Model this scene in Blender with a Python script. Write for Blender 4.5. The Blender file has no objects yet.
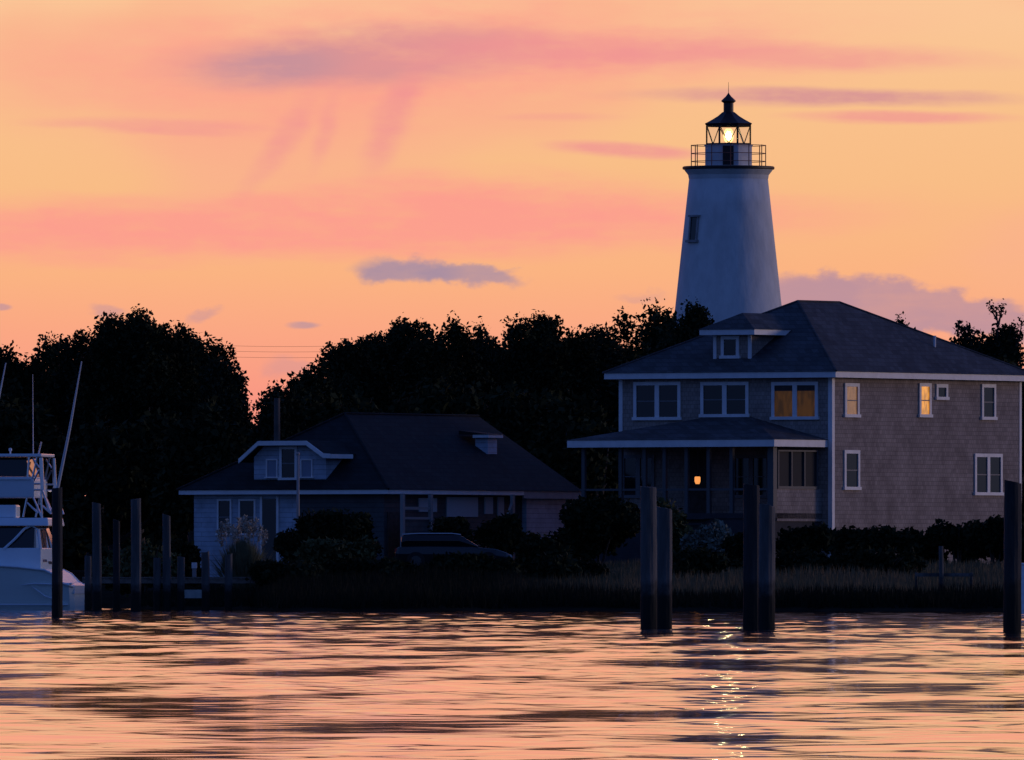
import bpy, math, random
import numpy as np
from mathutils import Vector, Matrix

R = math.radians
sc = bpy.context.scene
COL = sc.collection

# ------------------------------------------------------------------ camera
F = 16000.0          # focal length in pixels of a 1024 px wide frame
CZ = 0.8             # eye height above the water
HY = 587.0           # picture row of the horizon
cam = bpy.data.cameras.new("camera")
cam.sensor_width = 36.0
cam.lens = F / 1024.0 * 36.0
cam.shift_y = (HY - 380.0) / 1024.0
cam.clip_start = 1.0
cam.clip_end = 20000.0
co = bpy.data.objects.new("camera", cam)
COL.objects.link(co)
co.location = (0, 0, CZ)
co.rotation_euler = (R(90), 0, 0)
sc.camera = co

# ------------------------------------------------------------------ world
SUN_AZ, SUN_EL = 76.0, 3.0      # degrees right of the viewing direction, above the horizon
GLOW = 1.0
world = bpy.data.worlds.new("World")
sc.world = world
world.use_nodes = True
wt = world.node_tree
wt.nodes.clear()


def nd(t, kind, **kw):
    n = t.nodes.new(kind)
    for k, v in kw.items():
        setattr(n, k, v)
    return n


def setin(t, sock, v):
    if hasattr(v, 'is_output') or isinstance(v, bpy.types.NodeSocket):
        t.links.new(v, sock)
    else:
        sock.default_value = v


def mth(t, op, a, b=0.0, c=0.0, clamp=False):
    n = nd(t, 'ShaderNodeMath', operation=op, use_clamp=clamp)
    setin(t, n.inputs[0], a)
    setin(t, n.inputs[1], b)
    setin(t, n.inputs[2], c)
    return n.outputs[0]


def sstep(t, x, lo, hi):
    n = nd(t, 'ShaderNodeMapRange', interpolation_type='SMOOTHSTEP')
    setin(t, n.inputs[0], x)
    n.inputs[1].default_value = lo
    n.inputs[2].default_value = hi
    n.inputs[3].default_value = 0.0
    n.inputs[4].default_value = 1.0
    return n.outputs[0]


def mixc(t, fac, a, b):
    n = nd(t, 'ShaderNodeMix', data_type='RGBA')
    setin(t, n.inputs[0], fac)
    for s, v in ((n.inputs[6], a), (n.inputs[7], b)):
        if isinstance(v, tuple):
            s.default_value = (v[0], v[1], v[2], 1.0)
        else:
            t.links.new(v, s)
    return n.outputs[2]


def s2l(*c):
    return tuple(((x / 255.0) / 12.92 if x <= 10 else ((x / 255.0 + 0.055) / 1.055) ** 2.4) for x in c)


def build_sky():
    t = wt
    tc = nd(t, 'ShaderNodeTexCoord')
    sep = nd(t, 'ShaderNodeSeparateXYZ')
    t.links.new(tc.outputs['Generated'], sep.inputs[0])
    dx, dy, dz = sep.outputs
    # blue dome opposite the afterglow: twilight Nishita sky
    sky = nd(t, 'ShaderNodeTexSky', sky_type='NISHITA', sun_disc=False)
    sky.sun_elevation = R(SUN_EL)
    sky.sun_rotation = R(SUN_AZ)
    tint = nd(t, 'ShaderNodeMix', data_type='RGBA', blend_type='MULTIPLY')
    tint.inputs[0].default_value = 1.0
    t.links.new(sky.outputs[0], tint.inputs[6])
    tint.inputs[7].default_value = (0.40, 0.80, 2.85, 1)
    bg_dome = nd(t, 'ShaderNodeBackground')
    wh = nd(t, 'ShaderNodeMapRange', interpolation_type='SMOOTHSTEP')
    t.links.new(dz, wh.inputs[0])
    wh.inputs[1].default_value = 0.08
    wh.inputs[2].default_value = 0.6
    wh.inputs[3].default_value = 0.9
    wh.inputs[4].default_value = 0.3
    t.links.new(mixc(t, wh.outputs[0], tint.outputs[2], (0.54, 1.06, 3.10)), bg_dome.inputs[0])
    bg_dome.inputs[1].default_value = 0.10
    # afterglow: colour by elevation
    ramp = nd(t, 'ShaderNodeValToRGB')
    cr = ramp.color_ramp
    stops = [(0.000, s2l(240, 135, 122)), (0.0115, s2l(249, 151, 132)), (0.0155, s2l(251, 166, 132)),
             (0.0195, s2l(251, 179, 130)), (0.0250, s2l(249, 189, 134)), (0.0305, s2l(249, 193, 140)),
             (0.0366, s2l(251, 199, 152)), (0.055, s2l(268, 182, 142)), (0.085, s2l(286, 190, 156)), (0.16, s2l(282, 188, 162)),
             (0.28, s2l(150, 125, 150)), (0.45, s2l(70, 85, 140))]
    while len(cr.elements) < len(stops):
        cr.elements.new(0.5)
    for e, (p, c) in zip(cr.elements, stops):
        e.position = p * 2.0
        e.color = (c[0], c[1], c[2], 1)
    zz = mth(t, 'MULTIPLY', mth(t, 'MAXIMUM', dz, 0.0), 2.0)
    t.links.new(zz, ramp.inputs[0])
    col = ramp.outputs[0]
    # slow unevenness of the glow, and clouds, by direction (clouds are infinitely far)
    ysafe = mth(t, 'MAXIMUM', dy, 0.05)
    U = mth(t, 'MULTIPLY', mth(t, 'DIVIDE', dx, ysafe), 16.0)
    V = mth(t, 'MULTIPLY', mth(t, 'DIVIDE', dz, ysafe), 16.0)

    def noise(su, sv, off, detail=4.0, rough=0.55):
        cmb = nd(t, 'ShaderNodeCombineXYZ')
        t.links.new(mth(t, 'MULTIPLY', U, su), cmb.inputs[0])
        t.links.new(mth(t, 'MULTIPLY', V, sv), cmb.inputs[1])
        cmb.inputs[2].default_value = off
        n = nd(t, 'ShaderNodeTexNoise')
        t.links.new(cmb.outputs[0], n.inputs['Vector'])
        n.inputs['Scale'].default_value = 1.0
        n.inputs['Detail'].default_value = detail
        n.inputs['Roughness'].default_value = rough
        return mth(t, 'SUBTRACT', n.outputs[0], 0.5)
    n_wide = noise(3.5, 14.0, 0.0)
    n_puff = noise(26.0, 42.0, 3.0, 5.0, 0.6)
    n_puff2 = noise(22.0, 34.0, 9.0, 4.0, 0.55)
    n_wisp = noise(9.0, 60.0, 7.0, 4.0, 0.6)
    n_tex = mth(t, 'ADD', mth(t, 'MULTIPLY', noise(5.0, 26.0, 21.0, 6.0, 0.65), 2.2), mth(t, 'MULTIPLY', noise(30.0, 60.0, 31.0, 5.0, 0.6), 0.9))
    n_big = noise(2.2, 5.0, 12.0, 3.0, 0.5)
    col = mixc(t, sstep(t, n_big, -0.02, 0.26), col, s2l(250, 178, 140))
    front = sstep(t, dy, 0.30, 0.65)

    def cloud(px, py, rx, ry, color, amount, soft, dist=(), slope=0.0, flat=0.0, shear=0.0, tex=0.9):
        """elliptic patch; dist = ((noise, du, dv), ...) ; slope tilts; flat>0 cuts the underside"""
        nonlocal col
        u = mth(t, 'SUBTRACT', U, (px - 512) / 1000.0)
        v = mth(t, 'SUBTRACT', V, (HY - py) / 1000.0)
        if slope:
            v = mth(t, 'SUBTRACT', v, mth(t, 'MULTIPLY', u, slope))
        if shear:
            u = mth(t, 'SUBTRACT', u, mth(t, 'MULTIPLY', v, shear))
        for n, du, dv in dist:
            if du:
                u = mth(t, 'MULTIPLY_ADD', n, du / 1000.0, u)
            if dv:
                v = mth(t, 'MULTIPLY_ADD', n, dv / 1000.0, v)
        a = mth(t, 'MULTIPLY', u, 1000.0 / rx)
        b = mth(t, 'MULTIPLY', v, 1000.0 / ry)
        r = mth(t, 'SQRT', mth(t, 'ADD', mth(t, 'MULTIPLY', a, a), mth(t, 'MULTIPLY', b, b)))
        m = sstep(t, r, 1.0 + soft, 1.0 - soft)
        m = nd_inv(m, r, soft)
        if flat:
            m = mth(t, 'MULTIPLY', m, sstep(t, v, -flat / 1000.0 - 0.006, -flat / 1000.0 + 0.004))
        if tex:
            m = mth(t, 'MULTIPLY', m, mth(t, 'MULTIPLY_ADD', n_tex, tex, 0.92), clamp=True)
        m = mth(t, 'MULTIPLY', mth(t, 'MULTIPLY', m, amount), front)
        col = mixc(t, m, col, color)

    def nd_inv(_, r, soft):
        n = nd(t, 'ShaderNodeMapRange', interpolation_type='SMOOTHSTEP')
        t.links.new(r, n.inputs[0])
        n.inputs[1].default_value = max(0.0, 1.0 - soft)
        n.inputs[2].default_value = 1.0 + soft
        n.inputs[3].default_value = 1.0
        n.inputs[4].default_value = 0.0
        return n.outputs[0]

    PINK = s2l(253, 156, 143)
    ROSE = s2l(240, 148, 148)
    LILAC = s2l(214, 146, 150)
    MAUVE = s2l(190, 146, 156)
    GREY = s2l(168, 142, 162)
    W = ((n_wide, 90, 60), (n_wisp, 40, 22))
    # broad pink bands
    cloud(330, 226, 420, 31, PINK, 0.85, 0.6, W, 0.02)
    cloud(520, 205, 260, 26, PINK, 0.45, 0.8, W)
    cloud(60, 246, 200, 18, PINK, 0.5, 0.8, W)
    cloud(420, 56, 330, 52, PINK, 0.66, 0.8, W, 0.05)
    cloud(250, 110, 150, 50, PINK, 0.22, 0.9, W)
    cloud(120, 60, 190, 40, PINK, 0.14, 0.9, W)
    # lilac heart of the upper bank
    cloud(370, 56, 165, 25, LILAC, 0.85, 0.6, ((n_wide, 40, 16), (n_wisp, 16, 12)), 0.06)
    cloud(270, 68, 62, 17, GREY, 0.38, 0.7, ((n_wide, 20, 14),), 0.1)
    cloud(570, 48, 160, 22, ROSE, 0.7, 0.6, W, 0.02)
    cloud(760, 56, 190, 11, ROSE, 0.62, 0.7, ((n_wide, 30, 18), (n_wisp, 12, 10)), -0.03)
    # falling veils below it
    cloud(284, 140, 13, 40, ROSE, 0.6, 0.8, ((n_wide, 36, 0), (n_puff2, 14, 0)), 0.0, shear=0.7)
    cloud(327, 128, 9, 32, ROSE, 0.45, 0.8, ((n_wide, 30, 0), (n_puff2, 12, 0)), shear=0.3)
    cloud(395, 118, 16, 40, ROSE, 0.75, 0.8, ((n_wide, 36, 0), (n_puff2, 18, 0)), shear=0.5)
    # thin streaks
    cloud(150, 125, 95, 5.5, ROSE, 0.5, 0.7, ((n_wisp, 20, 9), (n_wide, 20, 10)), -0.02)
    cloud(170, 132, 60, 3.5, ROSE, 0.4, 0.7, ((n_wisp, 20, 8),), -0.03)
    cloud(820, 97, 160, 8, LILAC, 0.85, 0.6, ((n_wisp, 20, 9), (n_wide, 20, 14)), -0.015)
    cloud(900, 117, 95, 5.5, ROSE, 0.7, 0.6, ((n_wisp, 16, 7),), -0.01)
    cloud(628, 150, 66, 6.5, ROSE, 0.75, 0.6, ((n_wisp, 16, 7),), -0.06)
    cloud(560, 117, 50, 3.5, ROSE, 0.3, 0.8, ((n_wisp, 16, 5),))
    # small grey cloud and scraps
    P = ((n_puff, 34, 24), (n_puff2, 30, 18))
    cloud(405, 273, 50, 14, GREY, 0.92, 0.32, ((n_puff, 18, 10), (n_puff2, 34, 30)), flat=9, tex=0.3)
    cloud(470, 276, 50, 11, GREY, 0.88, 0.32, ((n_puff, 18, 12), (n_puff2, 26, 40)), -0.05, flat=7.5, tex=0.3)
    cloud(106, 311, 17, 8, MAUVE, 0.55, 0.5, P)
    cloud(203, 314, 15, 6, MAUVE, 0.6, 0.5, P, 0.25)
    cloud(303, 325, 15, 3.6, GREY, 0.65, 0.4, ((n_puff, 6, 4),))
    cloud(0, 307, 11, 3.2, MAUVE, 0.7, 0.4, ((n_puff, 6, 4),))
    cloud(290, 365, 20, 9, MAUVE, 0.35, 0.6, P)
    cloud(640, 298, 22, 5, MAUVE, 0.35, 0.6, P)
    # big mauve bank behind the roof
    cloud(905, 318, 170, 36, MAUVE, 0.95, 0.16, ((n_puff, 26, 20), (n_puff2, 46, 40), (n_wide, 0, 20)), -0.13, flat=11, tex=0.3)
    cloud(818, 296, 44, 22, MAUVE, 0.85, 0.25, ((n_puff, 30, 28), (n_puff2, 30, 30)), -0.1, tex=0.3)
    cloud(1010, 318, 80, 16, MAUVE, 0.45, 0.5, ((n_puff, 26, 22), (n_wide, 0, 16)), -0.05, flat=16)

    bg_glow = nd(t, 'ShaderNodeBackground')
    t.links.new(col, bg_glow.inputs[0])
    bg_glow.inputs[1].default_value = GLOW
    # where the glow reaches: ahead, further round on the sun's side, fading upwards
    az = nd(t, 'ShaderNodeMath', operation='ARCTAN2')
    t.links.new(dx, az.inputs[0])
    t.links.new(dy, az.inputs[1])
    az = az.outputs[0]
    wl = sstep(t, az, R(-62), R(-28))
    wr = nd(t, 'ShaderNodeMapRange', interpolation_type='SMOOTHSTEP')
    t.links.new(az, wr.inputs[0])
    wr.inputs[1].default_value = R(38)
    wr.inputs[2].default_value = R(64)
    wr.inputs[3].default_value = 1.0
    wr.inputs[4].default_value = 0.0
    wz = nd(t, 'ShaderNodeMapRange', interpolation_type='SMOOTHSTEP')
    t.links.new(dz, wz.inputs[0])
    wz.inputs[1].default_value = 0.10
    wz.inputs[2].default_value = 0.28
    wz.inputs[3].default_value = 1.0
    wz.inputs[4].default_value = 0.0
    w = mth(t, 'MULTIPLY', mth(t, 'MULTIPLY', wl, wr.outputs[0]), wz.outputs[0])
    mx = nd(t, 'ShaderNodeMixShader')
    t.links.new(w, mx.inputs[0])
    t.links.new(bg_dome.outputs[0], mx.inputs[1])
    t.links.new(bg_glow.outputs[0], mx.inputs[2])
    out = nd(t, 'ShaderNodeOutputWorld')
    t.links.new(mx.outputs[0], out.inputs[0])


build_sky()

# last light from below the rim of the western sky, weak and soft
sun = bpy.data.lights.new("sun", 'SUN')
sun.energy = 0.68
sun.angle = R(14)
sun.color = (1.0, 0.73, 0.66)
so = bpy.data.objects.new("sun", sun)
COL.objects.link(so)
d = Vector((math.sin(R(SUN_AZ)) * math.cos(R(SUN_EL)), math.cos(R(SUN_AZ)) * math.cos(R(SUN_EL)), math.sin(R(SUN_EL))))
so.rotation_euler = d.to_track_quat('Z', 'Y').to_euler()

sc.view_settings.view_transform = 'Standard'
sc.view_settings.look = 'None'
sc.view_settings.exposure = 0.0
sc.view_settings.gamma = 1.0
sc.view_settings.use_curve_mapping = False
sc.render.engine = 'CYCLES'
sc.cycles.use_denoising = True
sc.cycles.max_bounces = 6
sc.cycles.sample_clamp_indirect = 12.0
sc.cycles.use_adaptive_sampling = False


# ------------------------------------------------------------------ helpers
def P(px, py, dist):
    """the point seen at picture position (px, py) standing `dist` metres away"""
    return Vector(((px - 512.0) * dist / F, dist, CZ + (HY - py) * dist / F))


class MB:
    """collects faces for ONE mesh object"""

    def __init__(self, fn=None):
        self.v, self.f, self.fn = [], [], fn

    def add(self, vs, fs):
        b = len(self.v)
        self.v += [tuple(self.fn(*p)) if self.fn else tuple(p) for p in vs]
        self.f += [tuple(i + b for i in f) for f in fs]
        return self

    def box(self, x0, x1, y0, y1, z0, z1):
        vs = [(x, y, z) for z in (z0, z1) for y in (y0, y1) for x in (x0, x1)]
        return self.add(vs, [(0, 2, 3, 1), (4, 5, 7, 6), (0, 1, 5, 4), (2, 6, 7, 3), (0, 4, 6, 2), (1, 3, 7, 5)])

    def tube(self, pts, rad, n=8, cap=True):
        pts = [Vector(p) for p in pts]
        if not isinstance(rad, (list, tuple)):
            rad = [rad] * len(pts)
        vs, fs = [], []
        for i, p in enumerate(pts):
            d_ = (pts[min(i + 1, len(pts) - 1)] - pts[max(i - 1, 0)]).normalized()
            up = Vector((0, 0, 1)) if abs(d_.z) < 0.9 else Vector((1, 0, 0))
            a = d_.cross(up).normalized()
            b = d_.cross(a).normalized()
            for k in range(n):
                t_ = 2 * math.pi * k / n
                vs.append(p + (a * math.cos(t_) + b * math.sin(t_)) * rad[i])
        for i in range(len(pts) - 1):
            for k in range(n):
                k2 = (k + 1) % n
                fs.append((i * n + k, i * n + k2, (i + 1) * n + k2, (i + 1) * n + k))
        if cap:
            fs.append(tuple(range(n))[::-1])
            fs.append(tuple((len(pts) - 1) * n + k for k in range(n)))
        return self.add(vs, fs)

    def lathe(self, prof, n=24, c=(0, 0), rot=0.0, cap=True):
        vs, fs = [], []
        for r, z in prof:
            for k in range(n):
                t_ = 2 * math.pi * k / n + rot
                vs.append((c[0] + r * math.cos(t_), c[1] + r * math.sin(t_), z))
        for i in range(len(prof) - 1):
            for k in range(n):
                k2 = (k + 1) % n
                fs.append((i * n + k, i * n + k2, (i + 1) * n + k2, (i + 1) * n + k))
        if cap:
            fs.append(tuple(range(n))[::-1])
            fs.append(tuple((len(prof) - 1) * n + k for k in range(n)))
        return self.add(vs, fs)

    def prism(self, poly, y0, y1):
        """polygon in x,z pushed from y0 to y1"""
        n = len(poly)
        vs = [(x, y0, z) for x, z in poly] + [(x, y1, z) for x, z in poly]
        fs = [tuple(range(n)), tuple(range(2 * n - 1, n - 1, -1))]
        for i in range(n):
            j = (i + 1) % n
            fs.append((j, i, n + i, n + j))
        return self.add(vs, fs)

    def ball(self, c, r, nu=12, nv=8, sz=1.0):
        prof = [(max(1e-4, r * math.sin(math.pi * i / nv)), c[2] - r * sz * math.cos(math.pi * i / nv)) for i in range(nv + 1)]
        return self.lathe(prof, nu, (c[0], c[1]), cap=False)

    def build(self, name, mat, parent=None, smooth=False, label=None, bevel=0.0):
        me = bpy.data.meshes.new(name)
        me.from_pydata(self.v, [], self.f)
        me.update()
        o = bpy.data.objects.new(name, me)
        COL.objects.link(o)
        if mat:
            me.materials.append(mat)
        if smooth:
            me.polygons.foreach_set('use_smooth', [True] * len(me.polygons))
        if parent:
            o.parent = parent
        if label:
            o['label'] = label
        if bevel:
            m = o.modifiers.new('bevel', 'BEVEL')
            m.width = bevel
            m.segments = 2
            m.limit_method = 'ANGLE'
        return o


def quads_mesh(name, V4, mat, parent=None, tris=False):
    """mesh of loose quads/triangles from an (N,4|3,3) array"""
    k = 3 if tris else 4
    n = len(V4)
    me = bpy.data.meshes.new(name)
    me.vertices.add(n * k)
    me.vertices.foreach_set('co', V4.astype(np.float32).ravel())
    me.loops.add(n * k)
    me.loops.foreach_set('vertex_index', np.arange(n * k, dtype=np.int32))
    me.polygons.add(n)
    me.polygons.foreach_set('loop_start', np.arange(0, n * k, k, dtype=np.int32))
    me.polygons.foreach_set('loop_total', np.full(n, k, dtype=np.int32))
    me.update(calc_edges=True)
    me.materials.append(mat)
    o = bpy.data.objects.new(name, me)
    COL.objects.link(o)
    if parent:
        o.parent = parent
    return o


def tag(o, label=None, cat=None, group=None, kind=None):
    for k, v in (('label', label), ('category', cat), ('group', group), ('kind', kind)):
        if v:
            o[k] = v
    return o


def thing(name, label, cat, loc=(0, 0, 0), rz=0.0, group=None):
    o = bpy.data.objects.new(name, None)
    COL.objects.link(o)
    o.location = loc
    o.rotation_euler = (0, 0, rz)
    o.empty_display_size = 0.2
    return tag(o, label, cat, group)


# ------------------------------------------------------------------ materials
MATS = {}


def mat(name, base, rough=0.7, var=0.0, scale=3.0, bump=0.0, bscale=20.0, spec=0.4, metal=0.0, stretch=(1, 1, 1), base2=None):
    if name in MATS:
        return MATS[name]
    m = bpy.data.materials.new(name)
    m.use_nodes = True
    t = m.node_tree
    b = t.nodes['Principled BSDF']
    b.inputs['Roughness'].default_value = rough
    b.inputs['Metallic'].default_value = metal
    b.inputs['Specular IOR Level'].default_value = spec
    tc = nd(t, 'ShaderNodeTexCoord')
    mp = nd(t, 'ShaderNodeMapping')
    mp.inputs['Scale'].default_value = stretch
    t.links.new(tc.outputs['Object'], mp.inputs[0])
    if var > 0 or base2:
        n = nd(t, 'ShaderNodeTexNoise')
        n.inputs['Scale'].default_value = scale
        n.inputs['Detail'].default_value = 6
        n.inputs['Roughness'].default_value = 0.65
        t.links.new(mp.outputs[0], n.inputs['Vector'])
        lo = tuple(c * (1 - var) for c in base)
        hi = base2 if base2 else tuple(min(1, c * (1 + var)) for c in base)
        c = mixc(t, sstep(t, n.outputs[0], 0.3, 0.7), lo, hi)
        t.links.new(c, b.inputs['Base Color'])
    else:
        b.inputs['Base Color'].default_value = (*base, 1)
    if bump:
        n = nd(t, 'ShaderNodeTexNoise')
        n.inputs['Scale'].default_value = bscale
        n.inputs['Detail'].default_value = 4
        t.links.new(mp.outputs[0], n.inputs['Vector'])
        bp = nd(t, 'ShaderNodeBump')
        bp.inputs['Strength'].default_value = bump
        bp.inputs['Distance'].default_value = 0.05
        t.links.new(n.outputs[0], bp.inputs['Height'])
        t.links.new(bp.outputs[0], b.inputs['Normal'])
    MATS[name] = m
    return m


def siding(name, base, row=0.15, width=0.2, var=0.35, bump=0.6, rough=0.85, clap=False):
    """rows of shingles (or plain clapboard) on vertical walls and on roofs, by object coordinates"""
    if name in MATS:
        return MATS[name]
    m = bpy.data.materials.new(name)
    m.use_nodes = True
    t = m.node_tree
    b = t.nodes['Principled BSDF']
    b.inputs['Roughness'].default_value = rough
    b.inputs['Specular IOR Level'].default_value = 0.25
    tc = nd(t, 'ShaderNodeTexCoord')
    sep = nd(t, 'ShaderNodeSeparateXYZ')
    t.links.new(tc.outputs['Object'], sep.inputs[0])
    cmb = nd(t, 'ShaderNodeCombineXYZ')
    t.links.new(mth(t, 'ADD', sep.outputs[0], sep.outputs[1]), cmb.inputs[0])
    t.links.new(sep.outputs[2], cmb.inputs[1])
    br = nd(t, 'ShaderNodeTexBrick')
    t.links.new(cmb.outputs[0], br.inputs['Vector'])
    br.inputs['Scale'].default_value = 1.0
    br.inputs['Brick Width'].default_value = 4.0 if clap else width
    br.inputs['Row Height'].default_value = row
    br.inputs['Mortar Size'].default_value = 0.008
    br.inputs['Color1'].default_value = (*[c * (1 - var) for c in base], 1)
    br.inputs['Color2'].default_value = (*[min(1, c * (1 + var)) for c in base], 1)
    br.inputs['Mortar'].default_value = (*[c * 0.55 for c in base], 1)
    n = nd(t, 'ShaderNodeTexNoise')
    n.inputs['Scale'].default_value = 0.9
    n.inputs['Detail'].default_value = 8
    n.inputs['Roughness'].default_value = 0.7
    t.links.new(tc.outputs['Object'], n.inputs['Vector'])
    mul = nd(t, 'ShaderNodeMix', data_type='RGBA', blend_type='MULTIPLY')
    mul.inputs[0].default_value = 1.0
    t.links.new(br.outputs[0], mul.inputs[6])
    t.links.new(mixc(t, sstep(t, n.outputs[0], 0.3, 0.7), (0.72, 0.70, 0.70), (1.18, 1.18, 1.18)), mul.inputs[7])
    t.links.new(mul.outputs[2], b.inputs['Base Color'])
    bp = nd(t, 'ShaderNodeBump')
    bp.inputs['Strength'].default_value = bump
    bp.inputs['Distance'].default_value = 0.02
    saw = mth(t, 'FRACT', mth(t, 'DIVIDE', sep.outputs[2], row))
    t.links.new(mth(t, 'SUBTRACT', mth(t, 'SUBTRACT', 1.0, saw), mth(t, 'MULTIPLY', br.outputs[1], 0.5)), bp.inputs['Height'])
    t.links.new(bp.outputs[0], b.inputs['Normal'])
    MATS[name] = m
    return m


def glow(name, color, strength, folds=0.0, scale=6.0):
    if name in MATS:
        return MATS[name]
    m = bpy.data.materials.new(name)
    m.use_nodes = True
    t = m.node_tree
    b = t.nodes['Principled BSDF']
    b.inputs['Base Color'].default_value = (*[c * 0.3 for c in color], 1)
    b.inputs['Roughness'].default_value = 0.3
    b.inputs['Emission Strength'].default_value = strength
    if folds:
        tc = nd(t, 'ShaderNodeTexCoord')
        mp = nd(t, 'ShaderNodeMapping')
        mp.inputs['Scale'].default_value = (scale, scale, scale * 0.35)
        t.links.new(tc.outputs['Object'], mp.inputs[0])
        n = nd(t, 'ShaderNodeTexNoise')
        n.inputs['Scale'].default_value = 1.0
        n.inputs['Detail'].default_value = 2
        t.links.new(mp.outputs[0], n.inputs['Vector'])
        c = mixc(t, sstep(t, n.outputs[0], 0.35, 0.65), tuple(x * (1 - folds) for x in color), color)
        t.links.new(c, b.inputs['Emission Color'])
    else:
        b.inputs['Emission Color'].default_value = (*color, 1)
    MATS[name] = m
    return m


def glass_mat():
    m = bpy.data.materials.new('lantern_glass')
    m.use_nodes = True
    t = m.node_tree
    t.nodes.clear()
    tr = nd(t, 'ShaderNodeBsdfTransparent')
    gl = nd(t, 'ShaderNodeBsdfGlossy')
    gl.inputs['Roughness'].default_value = 0.02
    fr = nd(t, 'ShaderNodeFresnel')
    fr.inputs[0].default_value = 1.45
    mx = nd(t, 'ShaderNodeMixShader')
    t.links.new(mth(t, 'MULTIPLY', fr.outputs[0], 0.12), mx.inputs[0])
    t.links.new(tr.outputs[0], mx.inputs[1])
    t.links.new(gl.outputs[0], mx.inputs[2])
    o = nd(t, 'ShaderNodeOutputMaterial')
    t.links.new(mx.outputs[0], o.inputs[0])
    return m


WHITE_TRIM = mat('white_trim', (0.72, 0.72, 0.72), 0.5, 0.08, 2.0)
SHINGLE = siding('cedar_shingle', (0.31, 0.258, 0.228), 0.16, 0.17, 0.13, 0.30)
ROOF = siding('roof_shingle', (0.066, 0.068, 0.074), 0.16, 0.3, 0.25, 0.5, 0.8)
ROOF_OLD = siding('cottage_roof_shingle', (0.013, 0.016, 0.018), 0.16, 0.3, 0.25, 0.5, 0.85)
CLAP = siding('pale_clapboard', (0.37, 0.44, 0.52), 0.18, 0.2, 0.05, 0.5, 0.6, clap=True)
CLAP_DARK = siding('shaded_clapboard', (0.07, 0.08, 0.085), 0.18, 0.2, 0.08, 0.5, 0.7, clap=True)  # the pale boards darkened, shade put into the colour
DARK_GLASS = mat('dark_glass', (0.008, 0.009, 0.012), 0.06, spec=0.5)
SCREEN = mat('porch_screen', (0.02, 0.02, 0.022), 0.8)
DARK_WOOD = mat('dark_wood', (0.05, 0.045, 0.042), 0.8, 0.3, 5.0)
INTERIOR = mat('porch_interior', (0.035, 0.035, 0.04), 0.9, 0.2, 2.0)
STUCCO = mat('lime_stucco', (0.66, 0.68, 0.67), 0.85, 0.10, 1.3, 0.7, 2.2, 0.25, stretch=(1, 1, 0.45))
IRON = mat('black_iron', (0.018, 0.016, 0.016), 0.55, 0.3, 8.0, metal=0.0)
RUST = mat('rusty_rail', (0.26, 0.10, 0.075), 0.7, 0.3, 8.0)
GELCOAT = mat('white_gelcoat', (0.74, 0.84, 0.90), 0.16, 0.03, 1.0, spec=0.5)
HULL = mat('pale_hull', (0.74, 0.86, 0.82), 0.25, 0.03, 1.0, spec=0.5)
ALU = mat('polished_tube', (0.75, 0.75, 0.76), 0.28, spec=0.5, metal=0.85)
POLE = mat('painted_pole', (0.62, 0.60, 0.60), 0.4)
PILE = mat('weathered_piling', (0.105, 0.105, 0.105), 0.85, 0.35, 3.0, 0.8, 9.0, 0.2, stretch=(1, 1, 0.15))
PILE_OLD = mat('tarred_piling', (0.042, 0.043, 0.045), 0.85, 0.4, 3.0, 0.8, 9.0, 0.2, stretch=(1, 1, 0.15))


def wet_line(m, level, wet=(0.014, 0.016, 0.014)):
    """weed and tar up to an uneven tide line"""
    t = m.node_tree
    b_ = t.nodes['Principled BSDF']
    src = b_.inputs['Base Color'].links[0].from_socket
    tc = [n for n in t.nodes if n.type == 'TEX_COORD'][0]
    sp = nd(t, 'ShaderNodeSeparateXYZ')
    t.links.new(tc.outputs['Object'], sp.inputs[0])
    ns = nd(t, 'ShaderNodeTexNoise')
    ns.inputs['Scale'].default_value = 5.0
    ns.inputs['Detail'].default_value = 5
    t.links.new(tc.outputs['Object'], ns.inputs['Vector'])
    h_ = mth(t, 'MULTIPLY_ADD', ns.outputs[0], 0.7, sp.outputs[2])
    t.links.new(mixc(t, sstep(t, h_, level + 0.15, level + 0.65), wet, src), b_.inputs['Base Color'])
    return m


wet_line(PILE, 0.75)
wet_line(PILE_OLD, 0.85)
WET = mat('wet_barnacled_wood', (0.02, 0.02, 0.02), 0.6, 0.4, 6.0, 0.8, 14.0)
DECK = mat('dock_boards', (0.22, 0.19, 0.16), 0.85, 0.25, 4.0, 0.4, 12.0)
BARK = mat('bark', (0.045, 0.038, 0.032), 0.9, 0.3, 4.0)
TYRE = mat('tyre_rubber', (0.02, 0.02, 0.02), 0.9)
CAR = mat('dark_car_paint', (0.018, 0.02, 0.024), 0.22, spec=0.5)
LEAF_A = mat('oak_leaves', (0.022, 0.028, 0.014), 0.75, 0.6, 0.45, spec=0.03)
LEAF_B = mat('cedar_leaves', (0.019, 0.027, 0.017), 0.8, 0.4, 0.7, spec=0.03)
LEAF_C = mat('myrtle_leaves', (0.024, 0.030, 0.015), 0.8, 0.4, 0.8, spec=0.03)
LEAF_PALE = mat('silvery_leaves', (0.15, 0.17, 0.14), 0.8, 0.4, 1.5, spec=0.15)
LEAF_OLIVE = mat('olive_leaves', (0.07, 0.075, 0.03), 0.8, 0.4, 1.5, spec=0.15)
PLUME = mat('pampas_plume', (0.45, 0.40, 0.33), 0.9, 0.2, 3.0)
BLADE = mat('pampas_blade', (0.13, 0.14, 0.085), 0.8, 0.3, 3.0, spec=0.2)


# ------------------------------------------------------------------ land and water
def smooth01(a, b, x):
    t_ = np.clip((x - a) / (b - a), 0, 1)
    return t_ * t_ * (3 - 2 * t_)


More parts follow.
